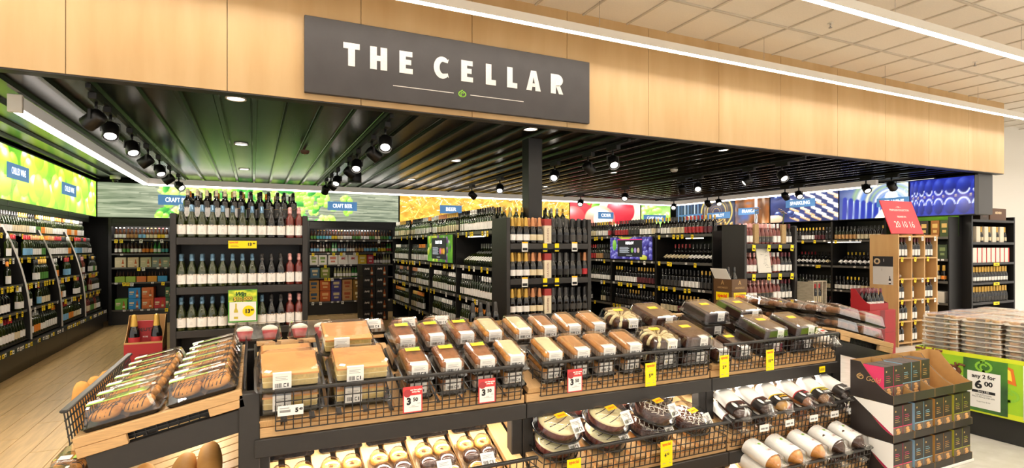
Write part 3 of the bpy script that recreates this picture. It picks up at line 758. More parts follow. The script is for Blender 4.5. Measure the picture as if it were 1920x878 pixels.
def link_bottles():
    by = {}; rank = {}
    for i, s_ in enumerate(SPECS): rank.setdefault((s_[0], s_[7]), []).append((proj(*s_[5])[0], i))
    place = {}
    for L in rank.values():
        for n_, (_, i) in enumerate(sorted(L)): place[i] = nth(n_)
    for i, s_ in enumerate(SPECS):
        x, y, z = s_[5]; top = proj(x, y, z + .285); bot = proj(x, y, z)
        if not (-25 < top[0] < 1945): continue
        h_ = bot[1] - top[1]
        if y > 3.7 and 470 < top[0] < 1560 and top[1] > 606 - max(0, (620 - top[0])) * .1: continue
        by.setdefault(s_[0], []).append((h_, s_, place[i]))
    for kind, L in by.items():
        L.sort(key=lambda q: -q[0]); rest = MB(); mats_ = []
        for n_, (h_, (k, sh, gl, lb, cp, pos, rz, where, tilt), pl) in enumerate(L):
            j = random.uniform(-.12, .12)
            if n_ < 300:
                if h_ > 38 and not tilt: o = big_bottle(kind, sh, gl, lb, cp)
                else: o = link(kind, bottle_mesh(sh, gl, lb, cp, 8))
                o.location = pos; o.rotation_euler = (tilt, 0, rz + j) if not tilt else (0, 0, 0)
                if tilt: o.rotation_euler = (Matrix.Rotation(rz, 3, 'Z') @ Matrix.Rotation(tilt, 3, 'X')).to_euler()
                tag(o, '%s %s, %s cap, %s from left, %s' % (WORDG[gl], NICE[k], cp, pl, where), 'bottle', '%ss, %s' % (NICE[k], where))
            else:
                prof, (l0, l1), c0, r_, rc = SHAPE[sh]
                def mi(mm):
                    if mm not in mats_: mats_.append(mm)
                    return mats_.index(mm)
                M = Matrix.Translation(pos) @ Matrix.Rotation(rz + j, 4, 'Z') @ Matrix.Rotation(tilt, 4, 'X')
                rest.lathe(prof[1:9], 7, mi(GLASS[gl]), M); rest.arc(r_ + .0006, l0, l1, R(-90) - 1.9, R(-90) + 1.9, 5, mi(LAB[lb]), M)
                rest.lathe([(rc + .001, c0), (rc * .95, prof[-1][1] + .002)], 7, mi(CAP[cp]), M, cap0=False)
        if rest.f:
            o = obj(kind[:-7] + '_stock', rest, mats_); o['kind'] = 'stuff'
            tag(o, 'further rows of %ss filling the back shelves of the liquor store' % NICE[kind], 'bottles')

# ================================================================ shelving
EDGE = mat('grey_ticket_strip', '55534e', .4)
TKY = mat('yellow_ticket', 'ffdf1a', .5); TKW = mat('white_ticket', 'f4f1ea', .5)
tick_me = [MB().box(-.026, -.004, -.064, .026, -.002, .0).box(-.017, -.0046, -.030, .014, -.004, -.018, 1).box(-.017, -.0046, -.050, .005, -.004, -.044, 1).mesh('price_ticket', [m_, INK]) for m_ in (TKY, TKW)]
wt_me = MB().box(-.022, -.003, -.019, .022, -.0015, .012).box(-.014, -.0036, -.008, .012, -.003, .002, 1).mesh('shelf_label', [TKW, GREYINK])
def tickets(shelf, x0, x1, y, z, seed, dens=.45, white=.2, lab=.5, ang=0.0):
    r = random.Random(seed); x = x0 + .07
    while x < x1 - .05:
        if r.random() < dens:
            for q in range(r.choice([1, 1, 2, 3])):
                if x > x1 - .04: break
                link('price_ticket', tick_me[1 if r.random() < white else 0], shelf, (x, y - .001 * q, z + r.uniform(-.004, .004)), (0, r.uniform(-.12, .12), ang)); x += r.uniform(.055, .1)
        elif r.random() < lab:
            link('shelf_label', wt_me, shelf, (x, y, z - .01))
        x += r.uniform(.07, .17)
def unit(name, label, cat, loc, rz, w_, d, zs, h_, top=None, ends=(True, True), back=True, th=.03, tick=.35, seed=0, white=.15, group=None, strip=True, m=None, ups=.03):
    """one shelving bay facing local -y; front edge at y=0"""
    t = thing(name, label, cat, loc, (0, 0, rz), group); m = m or BLACKS
    if back: obj('back_panel', MB().box(-w_ / 2, d - .02, .0, w_ / 2, d, h_), m, t)
    for sx, on in ((-1, ends[0]), (1, ends[1])):
        if on: obj('side_panel', MB().box(min(sx * w_ / 2, sx * (w_ / 2 - ups)), 0, 0, max(sx * w_ / 2, sx * (w_ / 2 - ups)), d - .021, h_), m, t)
    for k_, z in enumerate(zs):
        s_ = obj('shelf', MB().box(-w_ / 2 + ups + .001, .005, z - th, w_ / 2 - ups - .001, d - .022, z), m, t)
        if strip: obj('ticket_strip', MB().box(-w_ / 2 + ups + .002, -.001, z - th, w_ / 2 - ups - .002, .005, z + .004), EDGE if strip == 1 else BLACK, s_)
        if tick: tickets(s_, -w_ / 2 + ups, w_ / 2 - ups, -.003, z - .002, seed * 31 + k_, tick, white)
    return t
# variants: shape, glass, label, capsule
VW = [('bordeaux', 'green', 'white', 'black'), ('bordeaux', 'green', 'cream', 'gold'), ('burgundy', 'pale', 'white', 'white'), ('bordeaux', 'pale', 'white', 'silver'), ('burgundy', 'green', 'cream', 'black'),
      ('bordeaux', 'green', 'white', 'orange'), ('bordeaux', 'black', 'white', 'black'), ('burgundy', 'green', 'white', 'charcoal'), ('bordeaux', 'pale', 'orange', 'silver'), ('bordeaux', 'green', 'green', 'gold')]
VWC = VW + [('bordeaux', 'pale', 'sky', 'red'), ('bordeaux', 'green', 'white', 'red'), ('burgundy', 'green', 'white', 'copper')]
VR = [('bordeaux', 'black', 'white', 'black'), ('bordeaux', 'black', 'cream', 'black'), ('bordeaux', 'black', 'white', 'red'), ('burgundy', 'black', 'white', 'charcoal'), ('bordeaux', 'black', 'burgundy', 'gold'),
      ('bordeaux', 'black', 'charcoal', 'gold'), ('bordeaux', 'black', 'white', 'yellow'), ('burgundy', 'black', 'cream', 'burgundy'), ('bordeaux', 'black', 'red', 'red'), ('bordeaux', 'black', 'black', 'charcoal'), ('bordeaux', 'green', 'cream', 'black'), ('burgundy', 'green', 'white', 'black'), ('bordeaux', 'black', 'charcoal', 'black'), ('bordeaux', 'green', 'tan', 'charcoal')]
VP = [('bordeaux', 'rose', 'white', 'pink'), ('bordeaux', 'rose', 'white', 'red'), ('burgundy', 'rose', 'pink', 'burgundy'), ('bordeaux', 'rose', 'cream', 'black')]
ORD = ['lowest', 'fourth', 'third', 'second', 'top']

# ---- curved wall chiller, bay by bay
ch_l = bpy.data.lights.new('added_canopy_lamp', 'AREA'); ch_l.shape = 'RECTANGLE'; ch_l.size = 1.1; ch_l.size_y = .03; ch_l.energy = 6; ch_l.color = (1, .92, .82)  # added lamp that brightens the chiller bottles, no such tube is seen
zsC = [.36, .70, 1.01, 1.33, 1.63]
def cy(z): return .05 + .26 * max(0, (z - .33) / 1.36) ** 2.3
FINM = mat('fin_metal_edge', 'd8d4cc', .35, .0)
for b in range(5):
    yc = 6.77 + 1.2 * b
    base = (-2.40, yc, 0)
    bn = ['first', 'second', 'third', 'fourth', 'fifth'][b]
    t = thing('drinks_chiller', 'black open wall chiller with curved side fins, %s bay along the left wall' % bn, 'chiller', base, (0, 0, R(90)), 'wall chillers under the grape print')
    obj('base', MB().prism([(.0, .12), (.0, .27), (.03, .315), (.14, .33), (.9, .33), (.9, .0), (.06, .0), (.06, .10)], -.598, .598, 'x'), KICK, t)
    obj('back_panel', MB().box(-.598, .84, .331, .598, .9, 2.02), BLACKS, t)
    tb = obj('added_canopy_lamp', MB().box(-.57, .31, 1.930, .57, .33, 1.944), mat('added_fill_tube', 'fff4e6', .5, emit=6.0), t)  # glowing strip added as the source of the canopy light
    lo = link('added_canopy_bulb', ch_l, tb, (0, .315, 1.925)); lo.rotation_euler = (R(-8), 0, 0)
    obj('canopy', MB().cbox(-.598, .27, 1.945, .598, .84, 2.02, .01).box(-.598, .272, 1.90, .598, .284, 1.95), BLACKS, t)  # thin front lip added to hide the glowing strip
    m = MB(); e = MB()
    pts = [(cy(z), z) for z in np.linspace(.335, 1.70, 9)]
    for q in range(8):
        (ya, za), (yb, zb) = pts[q], pts[q + 1]
        m.box(-.599, 0, 0, -.593, 1, 1) if False else m.prism([(ya, za), (yb, zb), (.84, zb), (.84, za)], -.599, -.594, 'x')
        e.prism([(ya - .008, za), (yb - .008, zb), (yb + .008, zb), (ya + .008, za)], -.601, -.592, 'x')
    f = obj('side_fin', m, BLACKS, t); obj('edge_trim', e, FINM, f)
    for k_, z in enumerate(zsC):
        yf = cy(z) + .03
        s_ = obj('shelf', MB().box(-.588, yf, z - .02, .592, .838, z), BLACKS, t)
        if k_ > 0:
            obj('ticket_strip', MB().box(-.588, yf - .006, z - .025, .592, yf, z + .006), EDGE, s_); tickets(s_, -.57, .58, yf - .008, z - .004, b * 7 + k_, .85, .2, .5, 0)
        else:
            tickets(s_, -.57, .58, .012, .318, b * 7 + k_, .95, .45, .8); tickets(s_, -.54, .58, .008, .322, b * 17 + k_, .9, .6, .8)
        var = VWC if k_ < 4 else VW
        if b == 4: var = VP + VWC if k_ < 3 else VWC
        if k_ in (0,) or k_ == 4: g_ = 0
        else: g_ = .42 if b < 4 else .1
        wh = '%s shelf of %s chiller bay' % (ORD[k_], bn)
        fill('white_wine_bottle', base, R(90), -.58, .585, yf + .05, z, wh, [v if len(v) == 5 or v[1] != 'rose' else ('rose_wine_bottle', *v) for v in var], .083, (2, 4), g_, 1, seed=b * 10 + k_ + 3)
        if k_ == 4: fill('white_wine_bottle', base, R(90), -.58, .585, yf + .14, z, 'rear ' + wh, VW, .083, (3, 5), 0, 1, seed=b * 10 + k_ + 77)

# ---- beer fridges on the back wall
fr_l = bpy.data.lights.new('added_fridge_lamp', 'AREA'); fr_l.shape = 'RECTANGLE'; fr_l.size = 1.0; fr_l.size_y = .04; fr_l.energy = 9; fr_l.color = (1, .93, .84)  # lamp added to lift the dark bottles in the fridges
VB = [('beer', 'amber', l, c) for l, c in (('cream', 'gold'), ('green', 'black'), ('orange', 'gold'), ('white', 'silver'), ('sky', 'black'), ('yellow', 'red'), ('tan', 'black'), ('teal', 'gold'))]
VB2 = VB + [('beer', 'lime', 'red', 'red'), ('beer', 'lime', 'white', 'green')]
zsB = [.28, .79, 1.07, 1.33, 1.60]
for i, (x0, x1, nm) in enumerate([(-2.43, -1.40, 'behind the red champagne box'), (-1.36, 1.0, 'behind the blue-capped wine stand'), (1.03, 2.90, 'behind the stack of black beer cartons')]):
    u = unit('beer_fridge', 'tall black open beer fridge ' + nm, 'fridge', ((x0 + x1) / 2, 12.40, 0), 0, x1 - x0, .46, zsB, 2.0, th=.025, tick=.25, seed=60 + i, white=.5, ups=.05)
    obj('header', MB().cbox(-(x1 - x0) / 2 + .051, .0, 1.90, (x1 - x0) / 2 - .051, .43, 1.995, .006).box(-(x1 - x0) / 2 + .051, .0, 1.845, (x1 - x0) / 2 - .051, .012, 1.905), BLACKS, u)  # lower lip put in to keep the added tube out of view
    tb = obj('added_fridge_lamp', MB().box(-(x1 - x0) / 2 + .06, .06, 1.885, (x1 - x0) / 2 - .06, .08, 1.899), mat('added_fill_tube', 'fff4e6', .5, emit=6.0), u)  # made-up tube that goes with the added fridge light
    if i != 1: lo = link('added_fridge_bulb', fr_l, tb, (0, .045, 1.875)); lo.rotation_euler = (R(8), 0, 0)
    obj('plinth', MB().box(-(x1 - x0) / 2 + .051, .02, 0, (x1 - x0) / 2 - .051, .40, .25), KICK, u)
    base = ((x0 + x1) / 2, 12.40, 0); hw = (x1 - x0) / 2 - .06
    if i == 1: continue
    for k_ in (3, 4): fill('beer_bottle', base, 0, -hw, hw, .06, zsB[k_], '%s shelf of %s beer fridge' % (ORD[k_], ['left', 'middle', 'right'][i]), VB if k_ == 4 else VB2, .062, (2, 3), 0, 1, seed=i * 5 + k_)
    if i == 2:
        fill('beer_bottle', base, 0, -hw + .46, hw - .3, .06, zsB[1], 'fourth shelf of right beer fridge', [('beer', 'lime', 'white', 'green'), ('beer', 'clear', 'yellow', 'gold'), ('beer', 'lime', 'red', 'red'), ('beer', 'clear', 'white', 'silver')], .062, (4, 6), 0, 1, seed=9)
        fill('beer_bottle', base, 0, hw - .55, hw, .06, zsB[2], 'third shelf of right beer fridge', [('beer', 'amber', 'white', 'silver'), ('beer', 'clear', 'white', 'silver')], .062, (4, 6), 0, 1, seed=8)
CART = {}
def carton(x, y, z, w_, d, h_, col, label, group, rz=0, face='bottle', word=None, name='beer_carton', cat='carton', wcol=None):
    body = mat('card_' + col, col, .55)
    t = thing(name, label, cat, (x, y, z), (0, 0, rz), group)
    obj('box', MB().cbox(-w_ / 2, 0, 0, w_ / 2, d, h_, .004), body, t)
    if face == 'bottle':
        m = MB(); s_ = h_ * .8 / .22; cx = w_ * .22
        m.prism([(cx + a * s_, .012 + b * s_) for a, b in [(-.027, 0), (.027, 0), (.027, .1), (.012, .15), (.012, .2), (-.012, .2), (-.012, .15), (-.027, .1)]], -.0012, .0002, 'y')
        m.prism([(cx - .026 * s_, .012 + .03 * s_), (cx + .026 * s_, .012 + .03 * s_), (cx + .026 * s_, .012 + .08 * s_), (cx - .026 * s_, .012 + .08 * s_)], -.0018, -.0011, 'y', 1)
        obj('bottle_picture', m, [GLASS['amber'] if col[0] in '4e9f' else mat('print_amber', 'b5561c', .5), LAB['cream']], t)
        m = MB()
        m.box(-w_ * .42, -.0012, h_ * .5, -w_ * .05, .0002, h_ * .66); m.box(-w_ * .42, -.0012, h_ * .36, -w_ * .12, .0002, h_ * .42)
        if not word: obj('printed_panel', m, LAB['cream'], t)
    if face == 'panel':
        m = MB().box(-w_ * .3, -.0012, h_ * .55, w_ * .3, .0002, h_ * .8).box(-w_ * .22, -.0012, h_ * .25, w_ * .22, .0002, h_ * .42)
        obj('printed_panel', m, mat('panel_' + (wcol or 'd8c8a0'), wcol or 'd8c8a0', .55), t)
    if word: text('lettering', word, h_ * .24, mat('word_' + (wcol or 'f4efe4'), wcol or 'f4efe4', .5), t, (0 if face is None else -w_ * .16, -.002, h_ * .62), sx=.8, bold=.004)
    return t
A = 'of left beer fridge'; Bq = 'of right beer fridge'
for i, (x, c, n) in enumerate([(-2.24, '6fae3c', 'light green'), (-2.03, '2f8fd0', 'blue'), (-1.82, 'd8733a', 'orange'), (-1.62, 'c03038', 'red'), (-1.475, '3f6a48', 'dark green')]):
    for q in range(2):
        if q == 1 and i in (0, 3): continue
        if i == 4 and False: continue
        carton(x, 12.43, .281 + q * .205, .19 if i < 4 else .12, .3, .2, c, '%s beer carton with bottle picture, %s %s' % (n, ['bottom layer', 'second layer'][q], A), 'cartons at the bottom of the left fridge')
for i, (x, c, n) in enumerate([(-2.26, '93b03c', 'lime green'), (-2.09, '9ab848', 'pale green'), (-1.92, 'd9793a', 'orange'), (-1.75, 'dd9a34', 'amber yellow'), (-1.58, '3f9ad0', 'blue')]):
    t = carton(x, 12.43, .791, .155, .1, .11, c, '%s open six-pack of beer on the fourth shelf %s' % (n, A), 'six-packs on the fourth shelf', face=None, name='six_pack')
    for q in range(3): obj('bottle', MB().lathe([(.022, .10), (.022, .13), (.012, .16), (.011, .19), (.012, .195)], 8, M=Matrix.Translation((-.05 + q * .05, .05, 0))), GLASS['amber'], t)
for i, (x, c, n) in enumerate([(-2.25, 'd9cda6', 'cream'), (-2.05, 'd5c49a', 'beige'), (-1.85, 'c9c49a', 'olive cream'), (-1.66, '8a968c', 'grey green'), (-1.49, '8fa08a', 'sage')]):
    carton(x, 12.43, 1.071, .175, .2, .19, c, '%s beer pack with bottle picture on the third shelf %s' % (n, A), 'packs on the third shelf')
for i, (x, c, n, wd, wc) in enumerate([(1.17, 'b98a4a', 'tan', 'PALE', '35506a'), (1.40, 'c8602c', 'orange', None, 'e8b070'), (1.63, '413a78', 'purple', None, 'c8b890'), (1.86, 'b88a58', 'kraft', None, 'a04a2c'), (2.09, '8a6420', 'dark gold', 'STOKE', 'f0e0b0'), (2.31, 'b82a38', 'red', None, 'f0c8b8'), (2.51, 'dd9a28', 'yellow', None, 'f8e0a0')]):
    for q in range(2):
        carton(x, 12.43, .281 + q * .235, .21, .3, .23, c, '%s beer box, %s %s, %s along' % (n, ['bottom layer', 'second layer'][q], Bq, ONES[i]), 'beer boxes at the bottom of the right fridge', face='panel', wcol=wc)
for i, (x, c, n) in enumerate([(1.19, '4a6c80', 'slate blue'), (1.40, '7f8a34', 'olive')]):
    carton(x, 12.43, .791, .19, .25, .22, c, '%s beer box on the fourth shelf %s' % (n, Bq), 'beer boxes on the fourth shelf', face='panel')
for i, (x, c, n, wd, wc, w_) in enumerate([(1.17, 'ece6da', 'white', None, '9aa85a', .17), (1.35, 'f0eadf', 'white', None, '7a9a4a', .17), (1.56, 'f2ece4', 'white', None, 'd8846a', .2), (1.775, 'f4efe6', 'white', 'EPIC', 'c02a30', .2), (1.985, 'f2ede4', 'white', 'EPIC', 'c02a30', .2), (2.185, 'e6c22c', 'yellow', None, 'f6e8a0', .18), (2.36, 'c83040', 'red', None, 'f0c0c0', .14)]):
    carton(x, 12.43, 1.071, w_, .2, .21, c, '%s beer pack %s on the third shelf %s' % (n, ['with olive panel', 'with green panel', 'with coral panel', 'red-lettered, beside coral', 'red-lettered, beside yellow', 'with pale panel', 'with pink panel'][i], Bq), 'beer packs on the third shelf', face=None if wd else 'panel', word=wd, wcol=wc)
BOT = ['bottom', 'second', 'third', 'fourth', 'top']
for q in range(5):
    for cx in range(2):
        for dy in range(2):
            carton(2.06 + cx * .25, 11.0 + dy * .30, .001 + q * .222, .245, .295, .22, '1f1c1a', 'black beer carton with white lettering, %s layer, %s %s column of the stack' % (BOT[q], ['front', 'back'][dy], ['left', 'right'][cx]), 'stack of black beer cartons', word='Asahi')

# ---- the three free-standing gondola runs with their end stands
def endstand(x0, x1, label, zs, h_, yfront=5.40, depth=.40, edge=True):
    w_ = x1 - x0; t = thing('end_stand', label, 'shelf', ((x0 + x1) / 2, yfront, 0))
    for sx in (-1, 1):
        obj('upright', MB().cbox(min(sx * w_ / 2, sx * (w_ / 2 - .045)), 0, 0, max(sx * w_ / 2, sx * (w_ / 2 - .045)), depth, h_, .004), BLACK, t)
    obj('back_panel', MB().box(-w_ / 2 + .046, depth - .015, 0, w_ / 2 - .046, depth, zs[-1] - .03), BLACKS, t)
    for z in zs:
        obj('shelf', MB().cbox(-w_ / 2 + .046, .0, z - .062, w_ / 2 - .046, depth - .016, z, .003), BLACK, t)
    obj('plinth', MB().box(-w_ / 2 + .046, .02, 0, w_ / 2 - .046, depth - .016, .1), KICK, t)
    return t
es1 = endstand(-.635, .455, 'black end stand of blue-capped white wine facing the bakery', [.33, .75, 1.12, 1.545], 1.75)
GROW = {'.75': 'bottom', '1.12': 'middle', '1.545': 'top'}
base = (-.09, 5.40, 0)
W1 = ('white_wine_bottle', 'burgundy', 'pale', 'white', 'blue'); K1 = ('white_wine_bottle', 'burgundy', 'black', 'white', 'charcoal'); P1 = ('rose_wine_bottle', 'bordeaux', 'rose', 'white', 'pink')
for z, pat in ((.75, [W1] * 9 + [K1] * 2 + [P1] * 2), (1.12, [W1] * 8 + [K1] * 3 + [P1] * 2), (1.545, [W1] * 9 + [K1] * 2 + [P1] * 2)):
    nm = {.75: 'third', 1.12: 'middle', 1.545: 'top'}[z]
    for i, v in enumerate(pat):
        for q in range(2 if z > 1.5 else 3 if False else 2):
            spec(*v, (base[0] - .468 + i * .0785, 5.445 + q * .095, z), 0, ('rear ' if q else '') + '%s shelf of blue-capped wine stand' % nm)
# taller row on the run behind it
t = unit('wine_gondola', 'black wine gondola run behind the blue-capped wine stand', 'shelf', (-.635, 8.6, 0), R(-90), 5.4, .54, [.12, .42, .82, 1.22, 1.72], 1.66, tick=0, strip=False, ends=(True, True))
t = unit('wine_gondola', 'far side of the black wine gondola behind the blue-capped wine stand', 'shelf', (.455, 8.6, 0), R(90), 5.4, .54, [.12, .42, .82, 1.22, 1.72], 1.66, tick=0, strip=False, ends=(True, True))
r = random.Random(5)
for q in range(5):
    pat = [('bordeaux', 'black', 'white', 'cream')] * 6 + [('bordeaux', 'black', 'charcoal', 'black')] * 7 if q == 0 else None
    for i in range(13):
        v = pat[i] if pat else r.choice(VW + [('bordeaux', 'black', 'orange', 'orange'), ('bordeaux', 'black', 'white', 'cream')])
        spec('white_wine_bottle', *v, (-.56 + i * .077 + r.uniform(-.012, .012), 5.95 + q * .11, 1.721), 0, '%s row behind blue-capped wine stand' % ONES[q])
# green competition poster and yellow card on the stand
def price_card(name, label, loc, w_, h_, rz=0, tilt=0, col='yellow', price=('5', '00'), head='special', parent=None, big=.30):
    t = thing(name, label, 'price card', loc, (tilt, 0, rz)) if parent is None else link(name, None, parent, loc, (tilt, 0, rz))
    if col == 'yellow':
        obj('card', MB().box(-w_ / 2, -.0015, 0, w_ / 2, 0, h_), YELLOW, t)
        text('heading', head, w_ * .29, REDINK, t, (0, -.002, h_ * .885), bold=.0005, sx=.95)
        text('price', price[0], w_ * .36, INK, t, (-w_ * .10, -.002, h_ * .45), bold=.001)
        text('price_cents', price[1], w_ * .20, INK, t, (w_ * (.12 if len(price[0]) < 2 else .26), -.002, h_ * .49), bold=.0006)
        m = MB()
        for k_ in range(2): m.box(-w_ * .25, -.0021, h_ * (.66 - .035 * k_), w_ * .22, -.0015, h_ * (.668 - .035 * k_))
        m.box(-w_ * .34, -.0021, h_ * .13, -w_ * .1, -.0015, h_ * .15); m.box(w_ * .18, -.0021, h_ * .13, w_ * .36, -.0015, h_ * .15); m.box(w_ * .2, -.0021, h_ * .24, w_ * .27, -.0015, h_ * .26)
        obj('small_print', m, GREYINK, t)
    else:
        obj('card', MB().box(-w_ / 2, -.0015, 0, w_ / 2, 0, h_), RED, t)
        obj('white_panel', MB().box(-w_ * .44, -.0021, h_ * .04, w_ * .44, -.0015, h_ * .66), PAPER, t)
        text('heading', 'our low price\nevery day', w_ * .105, PAPER, t, (w_ * .17, -.0022, h_ * .83), bold=.0006)
        m = MB().lathe([(w_ * .2, 0), (w_ * .2, .0006)], 14, M=Matrix.Translation((-w_ * .27, -.0018, h_ * .75)) @ Matrix.Rotation(R(90), 4, 'X'))
        obj('badge', m, mat('dull_red', 'a83238', .5), t)
        text('price', price[0], w_ * .46, INK, t, (-w_ * .2, -.0024, h_ * .43), bold=.0024)
        text('price_cents', price[1], w_ * .25, INK, t, (w_ * .14, -.0024, h_ * .485), bold=.001)
        m = MB().box(-w_ * .05, -.0028, h_ * .25, w_ * .12, -.0021, h_ * .262).box(-w_ * .2, -.0028, h_ * .21, w_ * .3, -.0021, h_ * .22).box(w_ * .24, -.0028, h_ * .33, w_ * .38, -.0021, h_ * .345)
        obj('small_print', m, GREYINK, t)
    return t
t = thing('price_card', 'wide yellow special card 13.99 on the top shelf of wine stand', 'price card', (-.085, 5.385, 1.452))
obj('card', MB().box(-.112, -.002, 0, .112, 0, .066), YELLOW, t); text('heading', 'special', .026, REDINK, t, (-.07, -.003, .052), bold=.0004)
text('price', '13', .036, INK, t, (.055, -.003, .034), bold=.002); text('price_cents', '99', .02, INK, t, (.09, -.003, .041), bold=.001)
obj('small_print', MB().box(-.095, -.003, .014, -.03, -.002, .018).box(-.095, -.003, .024, -.04, -.002, .028), mat('ochre_ink', 'b89a1c', .6), t)
t = thing('poster', 'green framed competition poster with bottle and yellow price disc on wine stand', 'poster', (-.083, 5.375, .805))
obj('board', MB().box(-.115, -.003, 0, .115, 0, .285), mat('poster_green', '4f9a3c', .5), t)
p = Paint(.222, .10, .004); p.mixf('2f7a1e', 'e6e84a', p.noise(.06, .05, 4) * 1.4 - .1)
p.obj('artwork', t, 0, -.0035, (0, 0, .178))
obj('white_panel', MB().box(-.105, -.004, .012, .105, -.003, .176), PAPER, t)
text('heading', 'Win', .05, mat('poster_dark', '1f4a1c', .5), t, (-.02, -.0042, .245), bold=.002, shear=.3); text('amount_outline', '$10,000', .046, mat('poster_dark', '1f4a1c', .5), t, (0, -.0041, .203), bold=.0045); text('amount', '$10,000', .046, mat('poster_gold', 'e8c040', .5), t, (0, -.0046, .204), bold=.0008)
obj('price_disc', MB().lathe([(.048, 0), (.048, .001)], 24, M=Matrix.Translation((.045, -.004, .095)) @ Matrix.Rotation(R(90), 4, 'X')), YELLOW, t)
text('price', '13', .045, INK, t, (.037, -.0054, .093), bold=.003); text('price_cents', '99', .024, INK, t, (.074, -.0054, .102), bold=.0015)
obj('bottle_picture', MB().prism([(-.07, .03), (-.038, .03), (-.038, .10), (-.048, .125), (-.048, .165), (-.060, .165), (-.060, .125), (-.07, .10)], -.005, -.004, 'y').prism([(-.07, .05), (-.038, .05), (-.038, .085), (-.07, .085)], -.0056, -.005, 'y', 1), [mat('wine_yellow', 'c8b83c', .4), PAPER], t)

es2 = endstand(2.455, 3.53, 'black end stand of champagne facing the bakery, yellow and white tickets', [.33, .72, 1.115, 1.50], 1.78, 5.36)
CH = [('champagne', 'black', 'white', 'gold')] * 3 + [('champagne', 'black', 'cream', 'copper')] * 2 + [None] + [('champagne', 'black', 'black', 'charcoal')] * 3 + [('champagne', 'black', 'charcoal', 'black')] * 3
for z, nm in ((.72, 'third'), (1.115, 'middle'), (1.50, 'top')):
    for i, v in enumerate(CH):
        x = 2.542 + i * .0845
        if v is None: 
            for q in range(1):
                g = thing('gift_box', 'tall cream and red boxed bottle lettered GRANDIN, %s shelf of champagne stand' % nm, 'box', (x + .005, 5.375, z))
                obj('carton', MB().cbox(-.043, 0, 0, .043, .086, .20, .001), mat('cream_card', 'e6d8bc', .55), g); obj('top_band', MB().cbox(-.043, 0, .2005, .043, .086, .275, .001), mat('dark_red_card', 'a0322e', .5), g)
                text('lettering', 'GRANDIN', .034, mat('brown_red_ink', '7a2a22', .5), g, (.0, -.001, .095), (R(90), R(-90), 0), sx=1.0)
            continue
        if i == 11 and z < 1.2 and z > 1: v = ('champagne', 'black', 'red', 'copper')
        for q in range(2): spec('sparkling_wine_bottle', *v, (x, 5.412 + q * .1, z), 0, ('rear ' if q else '') + '%s shelf of champagne stand' % nm)
    if nm != 'third':
        for k_, x in enumerate((2.66, 2.91, 3.06, 3.29)):
            o = obj('price_card', MB().box(-.036 if k_ in (0, 3) else -.026, -.003, 0, .036 if k_ in (0, 3) else .026, 0, .105 if k_ in (0, 3) else .085).box(-.03, -.0036, .012, .03, -.003, .04, 1).box(-.035 if k_ in (0, 3) else -.026, -.0034, .09, .035 if k_ in (0, 3) else .026, -.003, .105 if k_ in (0, 3) else .085, 2), [PAPER if k_ in (0, 3) else YELLOW, INK if k_ in (0, 3) else mat('card_print', 'c9a800', .6), ORANGEINK], None, (x + .01, 5.353, z - .10 + .012))
            tag(o, '%s price card, %s from the left under the %s shelf of the champagne stand' % ('white' if k_ in (0, 3) else 'small yellow', ['first', 'second', 'third', 'fourth'][k_], nm), 'price card')
zsG = [.10, .42, .82, 1.22, 1.65]
def wine_run(x, y0, nb, wname, variants, kind, kk):
    for b in range(nb):
        yc = y0 + 1.25 * b + .625; base = (x, yc, 0); bn = ['nearest', 'second', 'third', 'fourth'][b]
        unit('wine_gondola', 'black %s gondola shelves, %s bay from the bakery end' % (wname, bn), 'shelf', base, R(-90), 1.248, .5, zsG, 1.69 if b else 1.69, th=.035, tick=.42, seed=kk * 10 + b, ups=.022)
        for k_, z in enumerate(zsG):
            if k_ == 0: continue
            wh = '%s shelf, %s %s bay' % (ORD[k_], bn, wname)
            if k_ == 3:
                if b == 1: continue
                if b == 0:
                    fill(kind, base, R(-90), -.58, .58, .08, z + .03, 'leaning, ' + wh, variants[:4], .082, (4, 7), 0, 1, tilt=R(-58), seed=kk * 50 + b)
                    fill(kind, base, R(-90), -.58, .58, .34, z + .0, 'rear ' + wh, variants, .082, (3, 5), 0, 1, seed=kk * 51 + b)
                    continue
            for q in range(2 if k_ == 4 else 1):
                fill(kind, base, R(-90), -.59, .59, .055 + q * .09, z, ('rear ' if q else '') + wh, variants, .079, (3, 6), .05 if k_ < 4 else 0, 1, seed=kk * 100 + b * 10 + k_ + q * 7)
VPG = [('bordeaux', 'green', 'white', 'black'), ('bordeaux', 'green', 'cream', 'gold'), ('burgundy', 'green', 'white', 'white'), ('bordeaux', 'pale', 'white', 'silver'), ('burgundy', 'green', 'cream', 'black'), ('bordeaux', 'green', 'white', 'orange'), ('bordeaux', 'green', 'white', 'charcoal'), ('bordeaux', 'pale', 'white', 'white'), ('burgundy', 'black', 'cream', 'copper')]
wine_run(2.48, 5.80, 4, 'pinot gris', VPG, 'white_wine_bottle', 1)
wine_run(6.0, 5.95, 3, 'merlot', VR, 'red_wine_bottle', 2)
for (x, y, nm) in ((2.97, 5.8, 'pinot gris'), (6.49, 5.95, 'merlot')):
    r = random.Random(int(y * 10))
    tt = unit('wine_gondola', 'far side of the black %s gondola run' % nm, 'shelf', (x + .53, y + 1.9, 0), R(90), 3.7, .5, [.1, .42, .82, 1.22, 1.65], 1.69, tick=0, strip=False)
# loose rows seen over the champagne stand
r = random.Random(3)
for q, (yy, cols) in enumerate([(5.87, ['gold', 'gold', 'orange', 'black', 'silver']), (6.02, ['orange', 'yellow', 'black', 'silver', 'gold']), (6.2, ['silver', 'white', 'black', 'yellow', 'black'])]):
    for i in range(11):
        spec('white_wine_bottle', r.choice(['bordeaux', 'burgundy']), r.choice(['pale', 'green', 'green', 'clear']), 'white', cols[(i // 2) % 5], (2.66 + i * .08, yy + .02, 1.65 if yy > 5.8 else 1.5), 0, '%s row behind champagne stand' % ONES[q])
